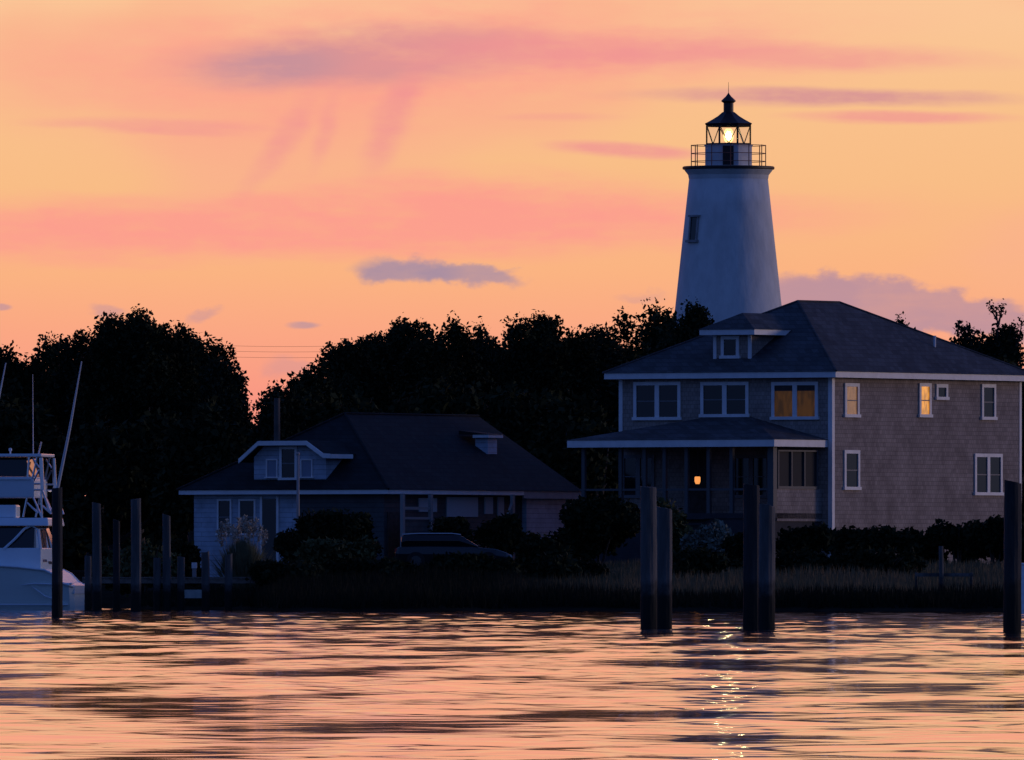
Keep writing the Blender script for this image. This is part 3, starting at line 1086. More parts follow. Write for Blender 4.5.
# ---- shingled house
def shingled_house():
    h = House('shingle_house', 'large two storey shingled house with dark hip roof and lit windows', 'house', 832, 600.0, R(33))
    root = h.root
    Lf = -h.u_at(619.5)
    Ls = h.v_at(1021)
    zg = 0.9
    ze = h.z(377.5, 0, 0) + 0.0
    MB().box(-Lf, 0, 0, Ls, zg, ze).build('wall', SHINGLE, root)
    for q in ((-0.16, 0.022, -0.022, 0.16), (-Lf - 0.02, -Lf + 0.14, -0.022, 0.14), (-0.14, 0.022, Ls - 0.14, Ls + 0.02)):
        MB().box(*q, zg, ze - 0.004).build('corner_board', WHITE_TRIM, root)
    ov = 0.42
    fa = MB()
    fz0, fz1 = ze, ze + 0.22
    for (a0, a1, b0, b1) in ((-Lf - ov, ov, -ov, -ov + 0.05), (-Lf - ov, ov, Ls + ov - 0.05, Ls + ov),
                             (-Lf - ov, -Lf - ov + 0.05, -ov + 0.05, Ls + ov - 0.05), (ov - 0.05, ov, -ov + 0.05, Ls + ov - 0.05)):
        fa.box(a0, a1, b0, b1, fz0, fz1)
    fa.box(-Lf - ov + 0.05, ov - 0.05, -ov + 0.05, Ls + ov - 0.05, fz0 + 0.02, fz0 + 0.05)
    fa.build('fascia', WHITE_TRIM, root)
    va, vb = 5.15, 8.15
    um = -Lf / 2
    zr = CZ + (HY - 302) * h.Y(um, 6.5) / F
    rf = MB()
    e = 0.05
    hip_roof(rf, -Lf - ov - e, ov + e, -ov - e, Ls + ov + e, fz1 + 0.01, [(um, va, zr), (um, vb, zr)])
    roof = rf.build('roof', ROOF, root)
    # ridge and hip caps
    cap = MB()
    for p, q in (((um, va, zr), (um, vb, zr)), ((ov + e, -ov - e, fz1), (um, va, zr)), ((-Lf - ov - e, -ov - e, fz1), (um, va, zr)),
                 ((ov + e, Ls + ov + e, fz1), (um, vb, zr))):
        cap.tube([(p[0], p[1], p[2] + 0.02), (q[0], q[1], q[2] + 0.02)], 0.045, 6)
    cap.build('ridge_caps', ROOF, roof)
    # vent pipe on the side slope
    px_, py_ = 934, 348
    vv = 9.9
    uu = -1.55
    zz = fz1 + (zr - fz1) * ((ov - uu) / (ov - um))
    MB().lathe([(0.05, zz - 0.1), (0.05, zz + 0.38), (0.065, zz + 0.38), (0.065, zz + 0.44)], 8, (uu, vv)).build('vent_pipe', WHITE_TRIM, roof)
    # windows
    LIT_DIM = glow('lamp_lit_blind', (1.0, 0.36, 0.03), 0.045, 0.6, 4.0)
    LIT_BRIGHT = glow('lamp_lit_room', (1.0, 0.38, 0.025), 0.75, 0.5, 7.0)
    LIT_MID = glow('lamp_lit_curtain', (1.0, 0.38, 0.05), 0.10, 0.45, 7.0)
    h.window('front', 634, 681, 382, 420, 2)
    h.window('front', 701, 749, 382, 417, 2)
    h.window('front', 772, 818.5, 382, 419.5, 2, glass=LIT_DIM, blind=0.18, sash=False, label='window pair with dull orange lamplight')
    h.window('side', 844, 858.5, 383, 417.5, 1, glass=LIT_MID, label='narrow window with dim amber light')
    h.window('side', 918.5, 930.5, 383, 417.5, 1, glass=LIT_BRIGHT, label='narrow window glowing bright orange')
    h.window('side', 935.5, 947, 384, 400, 1, sash=False, label='small square bathroom window')
    h.window('side', 981, 995, 384, 420, 1)
    h.window('side', 843.5, 859, 450, 490, 1)
    h.window('side', 974, 1001.5, 453.5, 495.5, 2)
    # dormer on the front slope
    k = (zr - fz1) / (va + ov)                       # rise of the front slope
    vf = 0.62
    a0, zb = h.at('front', 714, 362, vf)
    a1, _ = h.at('front', 751, 362, vf)
    _, zt = h.at('front', 731, 335, vf)
    vback = vf + (zt - zb) / k + 0.15
    dm = MB()
    dm.add([(a0, vf, zb - 0.3), (a1, vf, zb - 0.3), (a1, vf, zt), (a0, vf, zt), (a0, vback, zt), (a1, vback, zt), (a0, vback, zt - 0.2), (a1, vback, zt - 0.2)],
           [(0, 1, 2, 3), (1, 7, 5, 2), (0, 3, 4, 6), (3, 2, 5, 4)])
    dor = dm.build('dormer', SHINGLE, root)
    tb = MB()
    tb.box(a0 - 0.02, a0 + 0.12, vf - 0.03, vf + 0.02, zb - 0.02, zt)
    tb.box(a1 - 0.12, a1 + 0.02, vf - 0.03, vf + 0.02, zb - 0.02, zt)
    o2 = 0.40
    zt2 = zt + 0.20
    tb.box(a0 - o2, a1 + o2, vf - o2, vf - o2 + 0.05, zt, zt2)
    vend = vback + 0.45
    tb.box(a1 + o2 - 0.05, a1 + o2, vf - o2 + 0.05, vend, zt, zt2)
    tb.box(a0 - o2, a0 - o2 + 0.05, vf - o2 + 0.05, vend, zt, zt2)
    tb.box(a0 - o2 + 0.05, a1 + o2 - 0.05, vf - o2 + 0.05, vend, zt + 0.02, zt + 0.05)
    tb.build('dormer_trim', WHITE_TRIM, dor)
    zp = h.z(313, (a0 + a1) / 2, vf + 1.2)
    am = (a0 + a1) / 2
    vr = vf - o2 + (am - a0 + o2) * 0.9
    vm = -ov + (zp - fz1) / k + 0.4
    dr = MB()
    E0, E1 = a0 - o2 - 0.04, a1 + o2 + 0.04
    vs = [(E0, vf - o2 - 0.04, zt2 + 0.01), (E1, vf - o2 - 0.04, zt2 + 0.01), (E1, vend + 0.05, zt2 + 0.01), (E0, vend + 0.05, zt2 + 0.01), (am, vr, zp), (am, vm, zp)]
    dr.add(vs, [(0, 1, 4), (1, 2, 5, 4), (3, 0, 4, 5), (2, 3, 5)])
    dr.build('dormer_roof', ROOF, dor)
    h.window('front', 721.5, 739.5, 336, 358.5, 1, plane=vf, sash=False, name='dormer_window', parent=dor)
    # porch: hipped roof round the front, screened below
    pv = -3.45                                       # porch front wall
    zpe = h.z(445.5, 0, pv)
    pe = -3.85
    pu0 = h.u_at(566, pe)
    pu1 = h.u_at(774.5, pe)
    _, zfb = h.at('front', 670, 447, pe)
    _, zft = h.at('front', 670, 440, pe)
    ptop = h.z(417, -Lf / 2, 0)
    pr = MB()
    rise_run = (ptop - zft) / (-pe)
    ins = -pe
    vs = [(pu0, pe, zft + 0.01), (pu1, pe, zft + 0.01), (pu1, -0.005, zft + 0.01), (pu0, -0.005, zft + 0.01), (pu0 + ins, -0.005, ptop), (pu1 - ins * 0.9, -0.005, ptop)]
    pr.add(vs, [(0, 1, 5, 4), (1, 2, 5), (3, 0, 4), (3, 4, 5, 2), (0, 3, 2, 1)])
    porch = pr.build('porch_roof', ROOF, root)
    pf = MB()
    pf.box(pu0 + 0.03, pu1 - 0.03, pe + 0.03, pe + 0.08, zfb, zft)
    pf.box(pu1 - 0.08, pu1 - 0.03, pe + 0.08, -0.03, zfb, zft)
    pf.box(pu0 + 0.03, pu0 + 0.08, pe + 0.08, -0.03, zfb, zft)
    pf.box(pu0 + 0.08, pu1 - 0.08, pe + 0.08, -0.03, zfb + 0.03, zfb + 0.06)
    pf.build('porch_fascia', WHITE_TRIM, porch)
    w1 = pu1 - 0.30
    zfl = h.z(513, w1, pv)
    # porch floor and base
    pb = MB()
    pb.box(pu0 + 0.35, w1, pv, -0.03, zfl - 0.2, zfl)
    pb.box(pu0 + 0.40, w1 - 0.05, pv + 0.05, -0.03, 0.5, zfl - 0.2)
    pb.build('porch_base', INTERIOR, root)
    # posts along the front, each its own part
    for px_ in (583, 620, 644, 664, 686, 708, 731):
        u = h.u_at(px_, pv)
        MB().box(u - 0.07, u + 0.07, pv, pv + 0.14, zfl, zfb + 0.025).build('porch_post', mat('porch_post_paint', (0.085, 0.085, 0.09), 0.6), root)
    MB().box(w1 - 0.26, w1, pv, pv + 0.26, zfl, zfb + 0.025).build('porch_post', mat('porch_post_paint', (0.085, 0.085, 0.09), 0.6), root)
    MB().box(pu0 + 0.35, w1 - 0.27, pv + 0.03, pv + 0.10, zfl + 0.85, zfl + 0.93).build('porch_rail', mat('porch_post_paint', (0.085, 0.085, 0.09), 0.6), root)
    # side end of the porch: shingled half wall and a wide screened window
    _, zs0 = h.at('side', 800, 489, w1)
    MB().box(w1 - 0.12, w1, pv + 0.26, -0.03, zfl - 0.3, zs0).build('porch_half_wall', SHINGLE, root)
    sf = MB(h.side(w1))
    va0, va1 = pv + 0.30, -0.32
    zs1 = zfb - 0.12
    sf.box(va0, va1, -0.08, 0.03, zs0, zs0 + 0.10)
    sf.box(va0, va1, -0.08, 0.03, zs1 - 0.06, zs1)
    for q in (0.0, 0.34, 0.67, 1.0):
        x = va0 + (va1 - va0 - 0.07) * q
        sf.box(x, x + 0.07, -0.08, 0.028, zs0 + 0.10, zs1 - 0.06)
    sw = sf.build('screen_window', mat('porch_post_paint', (0.085, 0.085, 0.09), 0.6), root)
    MB(h.side(w1)).box(va0, va1, -0.06, -0.05, zs0 + 0.1, zs1 - 0.06).build('screen', SCREEN, sw)
    # things inside the porch on the front wall: door and two wide windows
    h.window('front', 622, 655, 455, 498, 2, name='porch_window', trim=MATS['grey_trim'])
    h.window('front', 733, 770, 455, 498, 2, name='porch_window', trim=MATS['grey_trim'])
    a, zd1 = h.at('front', 700, 450)
    MB(h.front()).box(a - 0.5, a + 0.5, 0.003, 0.05, zfl, zd1).build('porch_door', DARK_WOOD, root)
    # steps
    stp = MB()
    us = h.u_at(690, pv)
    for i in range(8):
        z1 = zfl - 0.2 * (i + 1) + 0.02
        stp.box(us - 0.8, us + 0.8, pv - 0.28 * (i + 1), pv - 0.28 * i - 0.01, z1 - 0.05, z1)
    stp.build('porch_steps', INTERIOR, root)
    for q in (us - 0.86, us + 0.80):
        MB().box(q, q + 0.06, pv - 2.3, pv - 0.02, 0.4, 0.9).build('step_stringer', INTERIOR, root)
    # hanging porch lamp
    ul = h.u_at(697.5, pv + 0.7)
    lz = h.z(480, ul, pv + 0.7)
    lp = Vector((h.X0 + h.c * ul + h.s * (pv + 0.7), h.Y(ul, pv + 0.7), lz))
    t = thing('porch_lamp', 'small glowing orange lamp hanging in the dark porch', 'lamp', lp)
    MB().lathe([(0.03, 0.20), (0.10, 0.16), (0.12, 0.13)], 10).build('lamp_cap', IRON, t)
    MB().lathe([(0.07, -0.15), (0.11, -0.05), (0.11, 0.10), (0.08, 0.13)], 10).build('lamp_glass', glow('lamp_glow', (1.0, 0.36, 0.09), 1.0), t)
    MB().tube([(0, 0, 0.19), (0, 0, zfb + 0.04 - lz)], 0.012, 5).build('lamp_chain', IRON, t)
    return h, zfl, zfb, pv


house, porch_floor, porch_ceiling, porch_v = shingled_house()


# ---- cottage
def cottage():
    h = House('cottage', 'low pale cottage with broad dark roof and clipped gable dormer', 'house', 384, 600.0, R(30))
    root = h.root
    Lf = -h.u_at(194)
    Ls = h.v_at(571) - 0.3
    zg = 0.5
    ze = h.z(494, 0, 0)
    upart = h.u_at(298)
    # front wall: pale left half, right half with shade painted in as darker boards; side wall
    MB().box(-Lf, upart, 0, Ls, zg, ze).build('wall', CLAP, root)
    MB().box(upart, 0, 0, Ls, zg, ze).build('shaded_wall', CLAP_DARK, root)
    va, vb = h.v_at(522), h.v_at(574)
    MB().box(0.004, 0.20, va, vb - 0.2, zg, ze - 0.02).build('end_wall', CLAP, root, label='paler boarded end bay')
    ov = 0.42
    fz1 = ze + 0.16
    um = -Lf / 2
    vR0 = 4.15
    zr = CZ + (HY - 415) * h.Y(um, 9) / F
    fa = MB()
    fa.box(-Lf - ov, ov, -ov, -ov + 0.05, ze, fz1)
    fa.box(ov - 0.05, ov, -ov + 0.05, h.v_at(524, ov), ze, fz1)
    fa.box(-Lf - ov, -Lf - ov + 0.05, -ov + 0.05, Ls + ov, ze, fz1)
    fa.box(-Lf - ov + 0.05, ov - 0.05, -ov + 0.05, Ls + ov - 0.05, ze + 0.01, ze + 0.04)
    fa.build('fascia', WHITE_TRIM, root)
    fb = MB()
    fb.box(ov - 0.05, ov, h.v_at(524, ov) + 0.002, Ls + ov, ze - 0.12, fz1)
    fb.build('end_fascia', mat('weathered_trim', (0.34, 0.34, 0.35), 0.7, 0.1), root)
    e = 0.05
    Vend = Ls + ov
    rf = MB()
    a, b_, c_, d_ = (-Lf - ov - e, -ov - e, fz1 + .01), (ov + e, -ov - e, fz1 + .01), (ov + e, Vend, fz1 + .01), (-Lf - ov - e, Vend, fz1 + .01)
    r0, r1 = (um, vR0, zr), (um, Vend, zr)
    rf.add([a, b_, c_, d_, r0, r1], [(0, 1, 4), (1, 2, 5, 4), (3, 0, 4, 5), (2, 3, 5), (3, 2, 1, 0)])
    roof = rf.build('roof', ROOF_OLD, root)
    cp = MB()
    for p, q in ((r0, r1), (b_, r0), (a, r0)):
        cp.tube([(p[0], p[1], p[2] + .02), (q[0], q[1], q[2] + .02)], 0.05, 6)
    cp.build('ridge_caps', ROOF_OLD, roof)
    # dormer with clipped gable on the front slope
    k = (zr - fz1) / (vR0 + ov)
    vf = 0.15
    a0, zb = h.at('front', 254, 482.5, vf)
    a1, _ = h.at('front', 326, 482.5, vf)
    zsp = h.z(457, (a0 + a1) / 2, vf)               # eaves of the dormer
    ztop = h.z(446, (a0 + a1) / 2, vf)
    c0, _ = h.at('front', 264, 446, vf)
    c1, _ = h.at('front', 312, 446, vf)
    vbk = vf + (zsp - zb) / k + 0.4
    dm = MB()
    front = [(a0, zb - 0.25), (a1, zb - 0.25), (a1, zsp), (c1, ztop), (c0, ztop), (a0, zsp)]
    n = 6
    vs = [(x, vf, z) for x, z in front] + [(x, vbk + 0.6, z) for x, z in front]
    fs = [tuple(range(n))] + [((i + 1) % n, i, n + i, n + (i + 1) % n) for i in range(n)]
    dm.add(vs, fs)
    dor = dm.build('dormer', CLAP, root)
    # roof slabs following the clipped gable outline
    E = 0.42
    zt_ = 0.14
    vfr = vf - 0.45
    # outline (outer, below) as seen from the front
    def slab(pts, v0, v1, th):
        m_ = MB()
        vs_ = []
        for v_ in (v0, v1):
            for (x, z) in pts:
                vs_.append((x, v_, z))
            for (x, z) in pts:
                vs_.append((x, v_, z + th))
        kk = len(pts)
        fs_ = []
        for i in range(kk - 1):
            fs_.append((i, i + 1, 2 * kk + i + 1, 2 * kk + i))
            fs_.append((kk + i, 3 * kk + i, 3 * kk + i + 1, kk + i + 1))
            fs_.append((i, kk + i, kk + i + 1, i + 1))
            fs_.append((2 * kk + i, 2 * kk + i + 1, 3 * kk + i + 1, 3 * kk + i))
        fs_.append((0, 2 * kk, 3 * kk, kk))
        fs_.append((kk - 1, 2 * kk - 1, 4 * kk - 1, 3 * kk - 1))
        return m_.add(vs_, fs_)
    sl = (ztop - zsp) / (a1 - c1)
    out = [(a0 - E, zsp - sl * E * 0.9 + 0.02), (c0, ztop + 0.02), (c1, ztop + 0.02), (a1 + 0.12, zsp - sl * 0.1 + 0.03), (a1 + E, zsp - 0.06)]
    slab(out, vfr, vfr + 0.06, 0.17).build('dormer_fascia', WHITE_TRIM, dor)
    slab([(x, z + 0.03) for x, z in out], vfr + 0.062, vbk + 0.5, 0.15).build('dormer_roof', ROOF_OLD, dor)
    vx = h.v_at(352, a1 + E)
    MB().box(a1 + E, a1 + E + 0.05, vfr + 0.06, vx, zsp - 0.06, zsp + 0.10).build('dormer_eave', WHITE_TRIM, dor)
    MB().box(a0 - 0.02, a1 + 0.02, vf - 0.05, vf - 0.002, zb - 0.03, zb + 0.06).build('dormer_sill', WHITE_TRIM, dor)
    h.window('front', 280, 297.5, 446.5, 480, 1, plane=vf, fr=0.10, name='dormer_window', parent=dor)
    BL = mat('blue_shutter', (0.22, 0.26, 0.34), 0.6)
    h.window('front', 266.5, 278, 459, 478, 1, plane=vf, fr=0.05, name='dormer_window', parent=dor, glass=BL, sash=False, label='small side light with closed blue shade')
    h.window('front', 301, 313, 459, 478, 1, plane=vf, fr=0.05, name='dormer_window', parent=dor, glass=BL, sash=False, label='small side light with closed blue shade')
    # small dormer far along the side slope, seen edge on
    vd = h.v_at(489, -1.9)
    zd = h.z(441, -1.9, vd)
    sd = MB()
    sd.box(-2.3, -1.75, vd - 0.35, vd + 0.35, zd - 0.5, zd + 0.12)
    s_ = sd.build('side_dormer', CLAP, root)
    MB().box(-2.3, -1.6, vd - 0.55, vd + 0.55, zd + 0.122, zd + 0.24).build('side_dormer_fascia', WHITE_TRIM, s_)
    MB().add([(-2.9, vd - .58, zd + 0.245), (-1.57, vd - .58, zd + 0.245), (-1.57, vd + .58, zd + 0.245), (-2.9, vd + .58, zd + 0.245), (-2.9, vd - .58, zd + 0.40), (-2.9, vd + .58, zd + 0.40)],
             [(0, 1, 2, 3), (1, 4, 5, 2), (0, 4, 1), (3, 2, 5), (0, 3, 5, 4)]).build('side_dormer_roof', ROOF_OLD, s_)
    # front openings
    h.window('front', 217.5, 232, 499, 535, 1, fr=0.07)
    h.window('front', 239, 256, 499, 535, 1, fr=0.07)
    aw, zt1 = h.at('front', 263, 499)
    ax, _ = h.at('front', 277, 499)
    dd = MB(h.front()).box(aw, ax, 0.003, 0.05, 1.1, zt1).build('door', DARK_GLASS, root)
    MB(h.front()).box(aw - 0.1, aw - 0.002, 0.003, 0.07, 1.1, zt1 + 0.1).box(ax + 0.002, ax + 0.1, 0.003, 0.07, 1.1, zt1 + 0.1).build('door_frame', WHITE_TRIM, dd)
    # side: porch with dark door, posts, rails and pale window bays
    v0, v1 = h.v_at(387), h.v_at(402)
    MB(h.side()).box(v0, v1, 0.003, 0.04, 1.0, h.z(512, 0, v0)).build('side_door', DARK_WOOD, root)
    for (x0, x1, y0, y1) in ((418, 436, 498, 512), (446, 477, 497, 517), (484, 492, 497, 514), (497, 503, 497, 516)):
        q0, z1 = h.at('side', x0, y0)
        q1, z0 = h.at('side', x1, y1)
        MB(h.side()).box(q0, q1, 0.003, 0.05, z0, z1).build('window_bay', mat('drawn_shade', (0.40, 0.44, 0.47), 0.7), root)
    pr = MB(h.side(0.9))
    for x in (404, 432, 514):
        q, z1 = h.at('side', x, 494, 0.9)
        pr.box(q - 0.08, q + 0.08, -0.12, 0.0, 0.8, ze + 0.012)
    qa, zq = h.at('side', 401, 508, 0.9)
    qb, _ = h.at('side', 432, 508, 0.9)
    pr.box(qa + 0.3, qb - 0.09, -0.09, -0.03, zq - 0.06, zq + 0.05)
    _, zq = h.at('side', 401, 518, 0.9)
    pr.box(qa + 0.3, qb - 0.09, -0.09, -0.03, zq - 0.05, zq + 0.04)
    pr.build('porch_posts', mat('porch_rail_paint', (0.26, 0.25, 0.25), 0.6), root)
    _, zt_p = h.at('side', 415, 519, 0.9)
    MB(h.side(0.8)).box(qa + 0.3, qb - 0.09, -0.03, 0.03, 1.2, zt_p).build('porch_panel', CLAP_DARK, root)
    q, zq = h.at('side', 512, 520, 0.9)
    MB().tube([(0.9, q - 0.55, zq - 0.1), (0.9, q - 0.05, zq + 0.6)], 0.05, 6).build('porch_brace', MATS['porch_rail_paint'], root)
    return h


cot = cottage()

# pale pole in front of the cottage
p = P(298, 548, 592)
zg = float(land_z(np.array(p.x), np.array(592.0)))
t = thing('flag_pole', 'thin bare pale pole standing before the cottage dormer', 'pole', (p.x, 592, zg))
MB().tube([(0, 0, -0.2), (0, 0, P(298, 455, 592).z - zg)], [0.075, 0.05], 10).build('shaft', mat('weathered_pole', (0.30, 0.27, 0.26), 0.6), t, smooth=True)
MB().ball((0, 0, P(298, 454, 592).z - zg), 0.07).build('finial', MATS['weathered_pole'], t, smooth=True)

# utility poles and their wires behind the wood
UP = mat('utility_pole_wood', (0.09, 0.08, 0.075), 0.9, 0.2)


def utility_pole(px, py, dist, label, arm=True):
    q = P(px, py, dist)
    zg_ = 1.5
    t_ = thing('utility_pole', label, 'utility pole', (q.x, dist, zg_), 0, 'utility poles in the wood')
    MB().tube([(0, 0, -0.3), (0, 0, q.z - zg_)], [0.17, 0.12], 9).build('shaft', UP, t_)
    if arm:
        MB().box(-1.0, 1.0, -0.06, 0.06, q.z - zg_ - 0.6, q.z - zg_ - 0.48).build('crossarm', UP, t_)
    return q


utility_pole(277, 398, 648, 'grey pole standing up among the leaves right of the sky gap', False)
A = utility_pole(165, 342, 900, 'far pole hidden in the tall domed tree, left end of the wires')
B = utility_pole(372, 344, 900, 'far pole hidden behind the cottage trees, right end of the wires')
for i, dz_ in enumerate((0.0, 0.3, 0.62)):
    pts = []
    for j in range(17):
        s_ = j / 16
        q = A.lerp(B, s_)
        pts.append((q.x, 900 + (i - 1) * 0.3, q.z - 0.05 - dz_ - 0.25 * 4 * s_ * (1 - s_) * 0.6))
    o = MB().tube(pts, 0.007, 4).build('power_line', mat('wire', (0.05, 0.05, 0.05), 0.7))
    tag(o, ('top', 'middle', 'lowest')[i] + ' of three thin wires crossing the sky gap in the wood', 'wire', 'wires across the sky gap')


# ------------------------------------------------------------------ lighthouse
def lighthouse():
    D = 800.0
    s = D / F
    zg = 1.5
    t = thing('lighthouse', 'white tapering lighthouse with black lantern room and shining light', 'lighthouse', ((728.5 - 512) * s, D, zg))

    def zz(py):
        return CZ + (HY - py) * s - zg
    ztop = zz(171)
    prof = []
    for i in range(13):
        f = i / 12
        z = -0.3 + (ztop + 0.3) * f
        r = 1.93 + (ztop - z) * 0.108
        prof.append((r, z))
    tw = MB().lathe(prof, 72).build('tower', STUCCO, t, smooth=True)
    # cove under the gallery, black
    MB().lathe([(1.985, zz(179)), (2.02, zz(175)), (2.14, zz(172)), (2.20, zz(170.4)), (2.20, zz(169.5))], 64).build('cornice', STUCCO, t, smooth=False)
    MB().lathe([(2.26, zz(169.6)), (2.30, zz(169)), (2.30, zz(167)), (2.24, zz(166.4)), (1.0, zz(166.4))], 64).build('gallery_deck', IRON, t)
    # gallery railing
    rl = thing_part('gallery_railing', t)
    m_ = MB()
    rr = 1.86
    n = 12
    zb, zt_ = zz(166.4), zz(145.5)
    for py in (145.5, 153.5, 161.5):
        pts = [(rr * math.cos(2 * math.pi * i / 48), rr * math.sin(2 * math.pi * i / 48), zz(py)) for i in range(49)]
        m_.tube(pts, 0.019, 6)
    m_.build('rails', RUST, rl)
    for i in range(n):
        a = 2 * math.pi * (i + 0.08) / n
        MB().tube([(rr * math.cos(a), rr * math.sin(a), zb), (rr * math.cos(a), rr * math.sin(a), zt_ + 0.03)], 0.027, 6).build('baluster', RUST, rl)
    # lantern drum: octagon, white panels, dark door towards the water
    oct_ = math.pi / 8
    rd = 1.26
    MB().lathe([(rd + 0.04, zz(166.4)), (rd + 0.04, zz(165.6)), (rd, zz(165.4)), (rd, zz(146)), (rd + 0.05, zz(146)), (rd + 0.05, zz(144.6)), (0.6, zz(144.6))], 8, rot=oct_).build(
        'lantern_base', mat('white_iron', (0.62, 0.63, 0.65), 0.5, 0.1, 3.0), t)
    ra = rd * math.cos(oct_)
    dr = MB().box(-0.30, 0.24, -ra - 0.035, -ra - 0.003, zz(166), zz(145)).build('lantern_door', IRON, t)
    MB().box(0.14, 0.18, -ra - 0.07, -ra - 0.036, zz(157), zz(155)).build('handle', RUST, dr)
    # glazing bars: slanted lattice on eight panes
    z0, z1 = zz(144.6), zz(125.5)
    rd = 1.18
    ct = [(rd * math.cos(oct_ + i * math.pi / 4), rd * math.sin(oct_ + i * math.pi / 4)) for i in range(8)]
    bars = MB()
    for i in range(8):
        x, y = ct[i]
        x2, y2 = ct[(i + 1) % 8]
        bars.tube([(x, y, z0), (x, y, z1)], 0.040, 6)
        mx_, my_ = (x + x2) / 2, (y + y2) / 2
        bars.tube([(x * 0.995, y * 0.995, z1 - 0.02), (mx_, my_, z0 + 0.02)], 0.022, 5)
        bars.tube([(x2 * 0.995, y2 * 0.995, z1 - 0.02), (mx_, my_, z0 + 0.02)], 0.022, 5)
        bars.tube([(x, y, z0 + 0.03), (x2, y2, z0 + 0.03)], 0.035, 5)
        bars.tube([(x, y, z1 - 0.03), (x2, y2, z1 - 0.03)], 0.035, 5)
    lr = bars.build('lantern_frame', IRON, t)
    MB().lathe([(rd - 0.03, z0), (rd - 0.03, z1)], 8, rot=oct_, cap=False).build('lantern_glass', glass_mat(), lr)
    # lens: barrel made to emit for the light's bloom, round a white hot core
    ln = MB().lathe([(0.10, z0 + 0.02), (0.18, z0 + 0.10)], 12).build('lamp_pedestal', IRON, t)
    lens = MB().lathe([(0.13, z0 + 0.10), (0.22, z0 + 0.22), (0.26, z0 + 0.46), (0.22, z0 + 0.66), (0.13, z0 + 0.80)], 20).build(
        'lens', glow('lens_glow', (1.0, 0.66, 0.26), 1.7), t, smooth=True)
    MB().ball((0, -0.20, z0 + 0.44), 0.13, 14, 10, 1.6).build('lamp', glow('lamp_core', (1.0, 0.80, 0.38), 100.0), t, smooth=True)
    # roof
    MB().lathe([(1.18, zz(125.6)), (1.22, zz(125)), (1.27, zz(123.6)), (1.14, zz(122.4)), (0.86, zz(119.5)), (0.58, zz(116.2)), (0.38, zz(113)), (0.31, zz(112))], 8, rot=oct_).build(
        'lantern_roof', mat('copper_roof', (0.035, 0.018, 0.020), 0.45, 0.3, 4.0), t)
    MB().lathe([(0.25, zz(112.2)), (0.25, zz(103)), (0.30, zz(102.4)), (0.36, zz(101.4)), (0.36, zz(100.6)), (0.26, zz(98.6)), (0.14, zz(96.4)), (0.05, zz(94)), (0.012, zz(92.6))], 16).build(
        'ventilator', MATS['copper_roof'], t)
    MB().tube([(0, 0, zz(94)), (0, 0, zz(82))], [0.018, 0.008], 6).build('lightning_rod', IRON, t)
    # window on the flank, hooded
    zc = zz(229)
    rw = 1.93 + (ztop - zc) * 0.108
    ang = math.asin(max(-1, (693.5 - 728.5) * s / rw))
    fn_dir = Vector((math.sin(ang), -math.cos(ang), 0))
    tn = Vector((math.cos(ang), math.sin(ang), 0))

    def fw(a, nn, b_):
        z = zc + b_
        r = 1.93 + (ztop - z) * 0.108 + nn
        q = fn_dir * r + tn * a
        return (q.x, q.y, z)
    H = 11.5 * s
    m_ = MB(fw)
    m_.box(-0.34, -0.24, -0.10, 0.06, -H, H)
    m_.box(0.24, 0.34, -0.10, 0.06, -H, H)
    m_.box(-0.40, 0.40, -0.10, 0.12, H, H + 0.10)
    m_.box(-0.42, 0.42, -0.10, 0.14, -H - 0.12, -H)
    wf = m_.build('tower_window', mat('grey_stone', (0.30, 0.30, 0.30), 0.8, 0.2), t)
    m_ = MB(fw)
    m_.box(-0.24, 0.24, -0.06, 0.012, -H, H)
    m_.build('window_recess', DARK_GLASS, wf)


def thing_part(name, parent):
    o = bpy.data.objects.new(name, None)
    COL.objects.link(o)
    o.parent = parent
    return o


lighthouse()


# ------------------------------------------------------------------ dock, pilings
def piling(name, px, ytop, dist, rad, label, m_, lean=(0, 0), wet=0.55, group=None, seed=0, bottom=-0.9):
    rng = random.Random(seed + int(px))
    X = (px - 512) * dist / F
    zt_ = CZ + (HY - ytop) * dist / F
    N = 14
    def prof(z0, z1, n, k=1.0):
        out = []
        for i in range(n + 1):
            z = z0 + (z1 - z0) * i / n
            out.append((z, rad * k * (1.03 - 0.05 * (z / max(zt_, 1))) * (1 + rng.uniform(-0.025, 0.025))))
        return out
    pr = prof(bottom, zt_, 16)
    mb = MB()
    vs, fs = [], []
    n = len(pr) - 1
    tilt = rng.uniform(-0.05, 0.05)
    for i, (z, r) in enumerate(pr):
        for j in range(N):
            a = 2 * math.pi * j / N
            r2 = r * (1 + 0.045 * math.sin(a * 3 + px) + 0.03 * math.sin(a * 7 + z))
            vs.append((lean[0] * z + r2 * math.cos(a), lean[1] * z + r2 * math.sin(a), z + (tilt * math.cos(a) + rng.uniform(-0.012, 0.012) if i == n else 0)))
    for i in range(n):
        for j in range(N):
            j2 = (j + 1) % N
            fs.append((i * N + j, i * N + j2, (i + 1) * N + j2, (i + 1) * N + j))
    fs.append(tuple(n * N + j for j in range(N)))
    fs.append(tuple(range(N))[::-1])
    o = mb.add(vs, fs).build(name, m_)
    o.location = (X, dist, 0)
    return tag(o, label, 'piling', group)


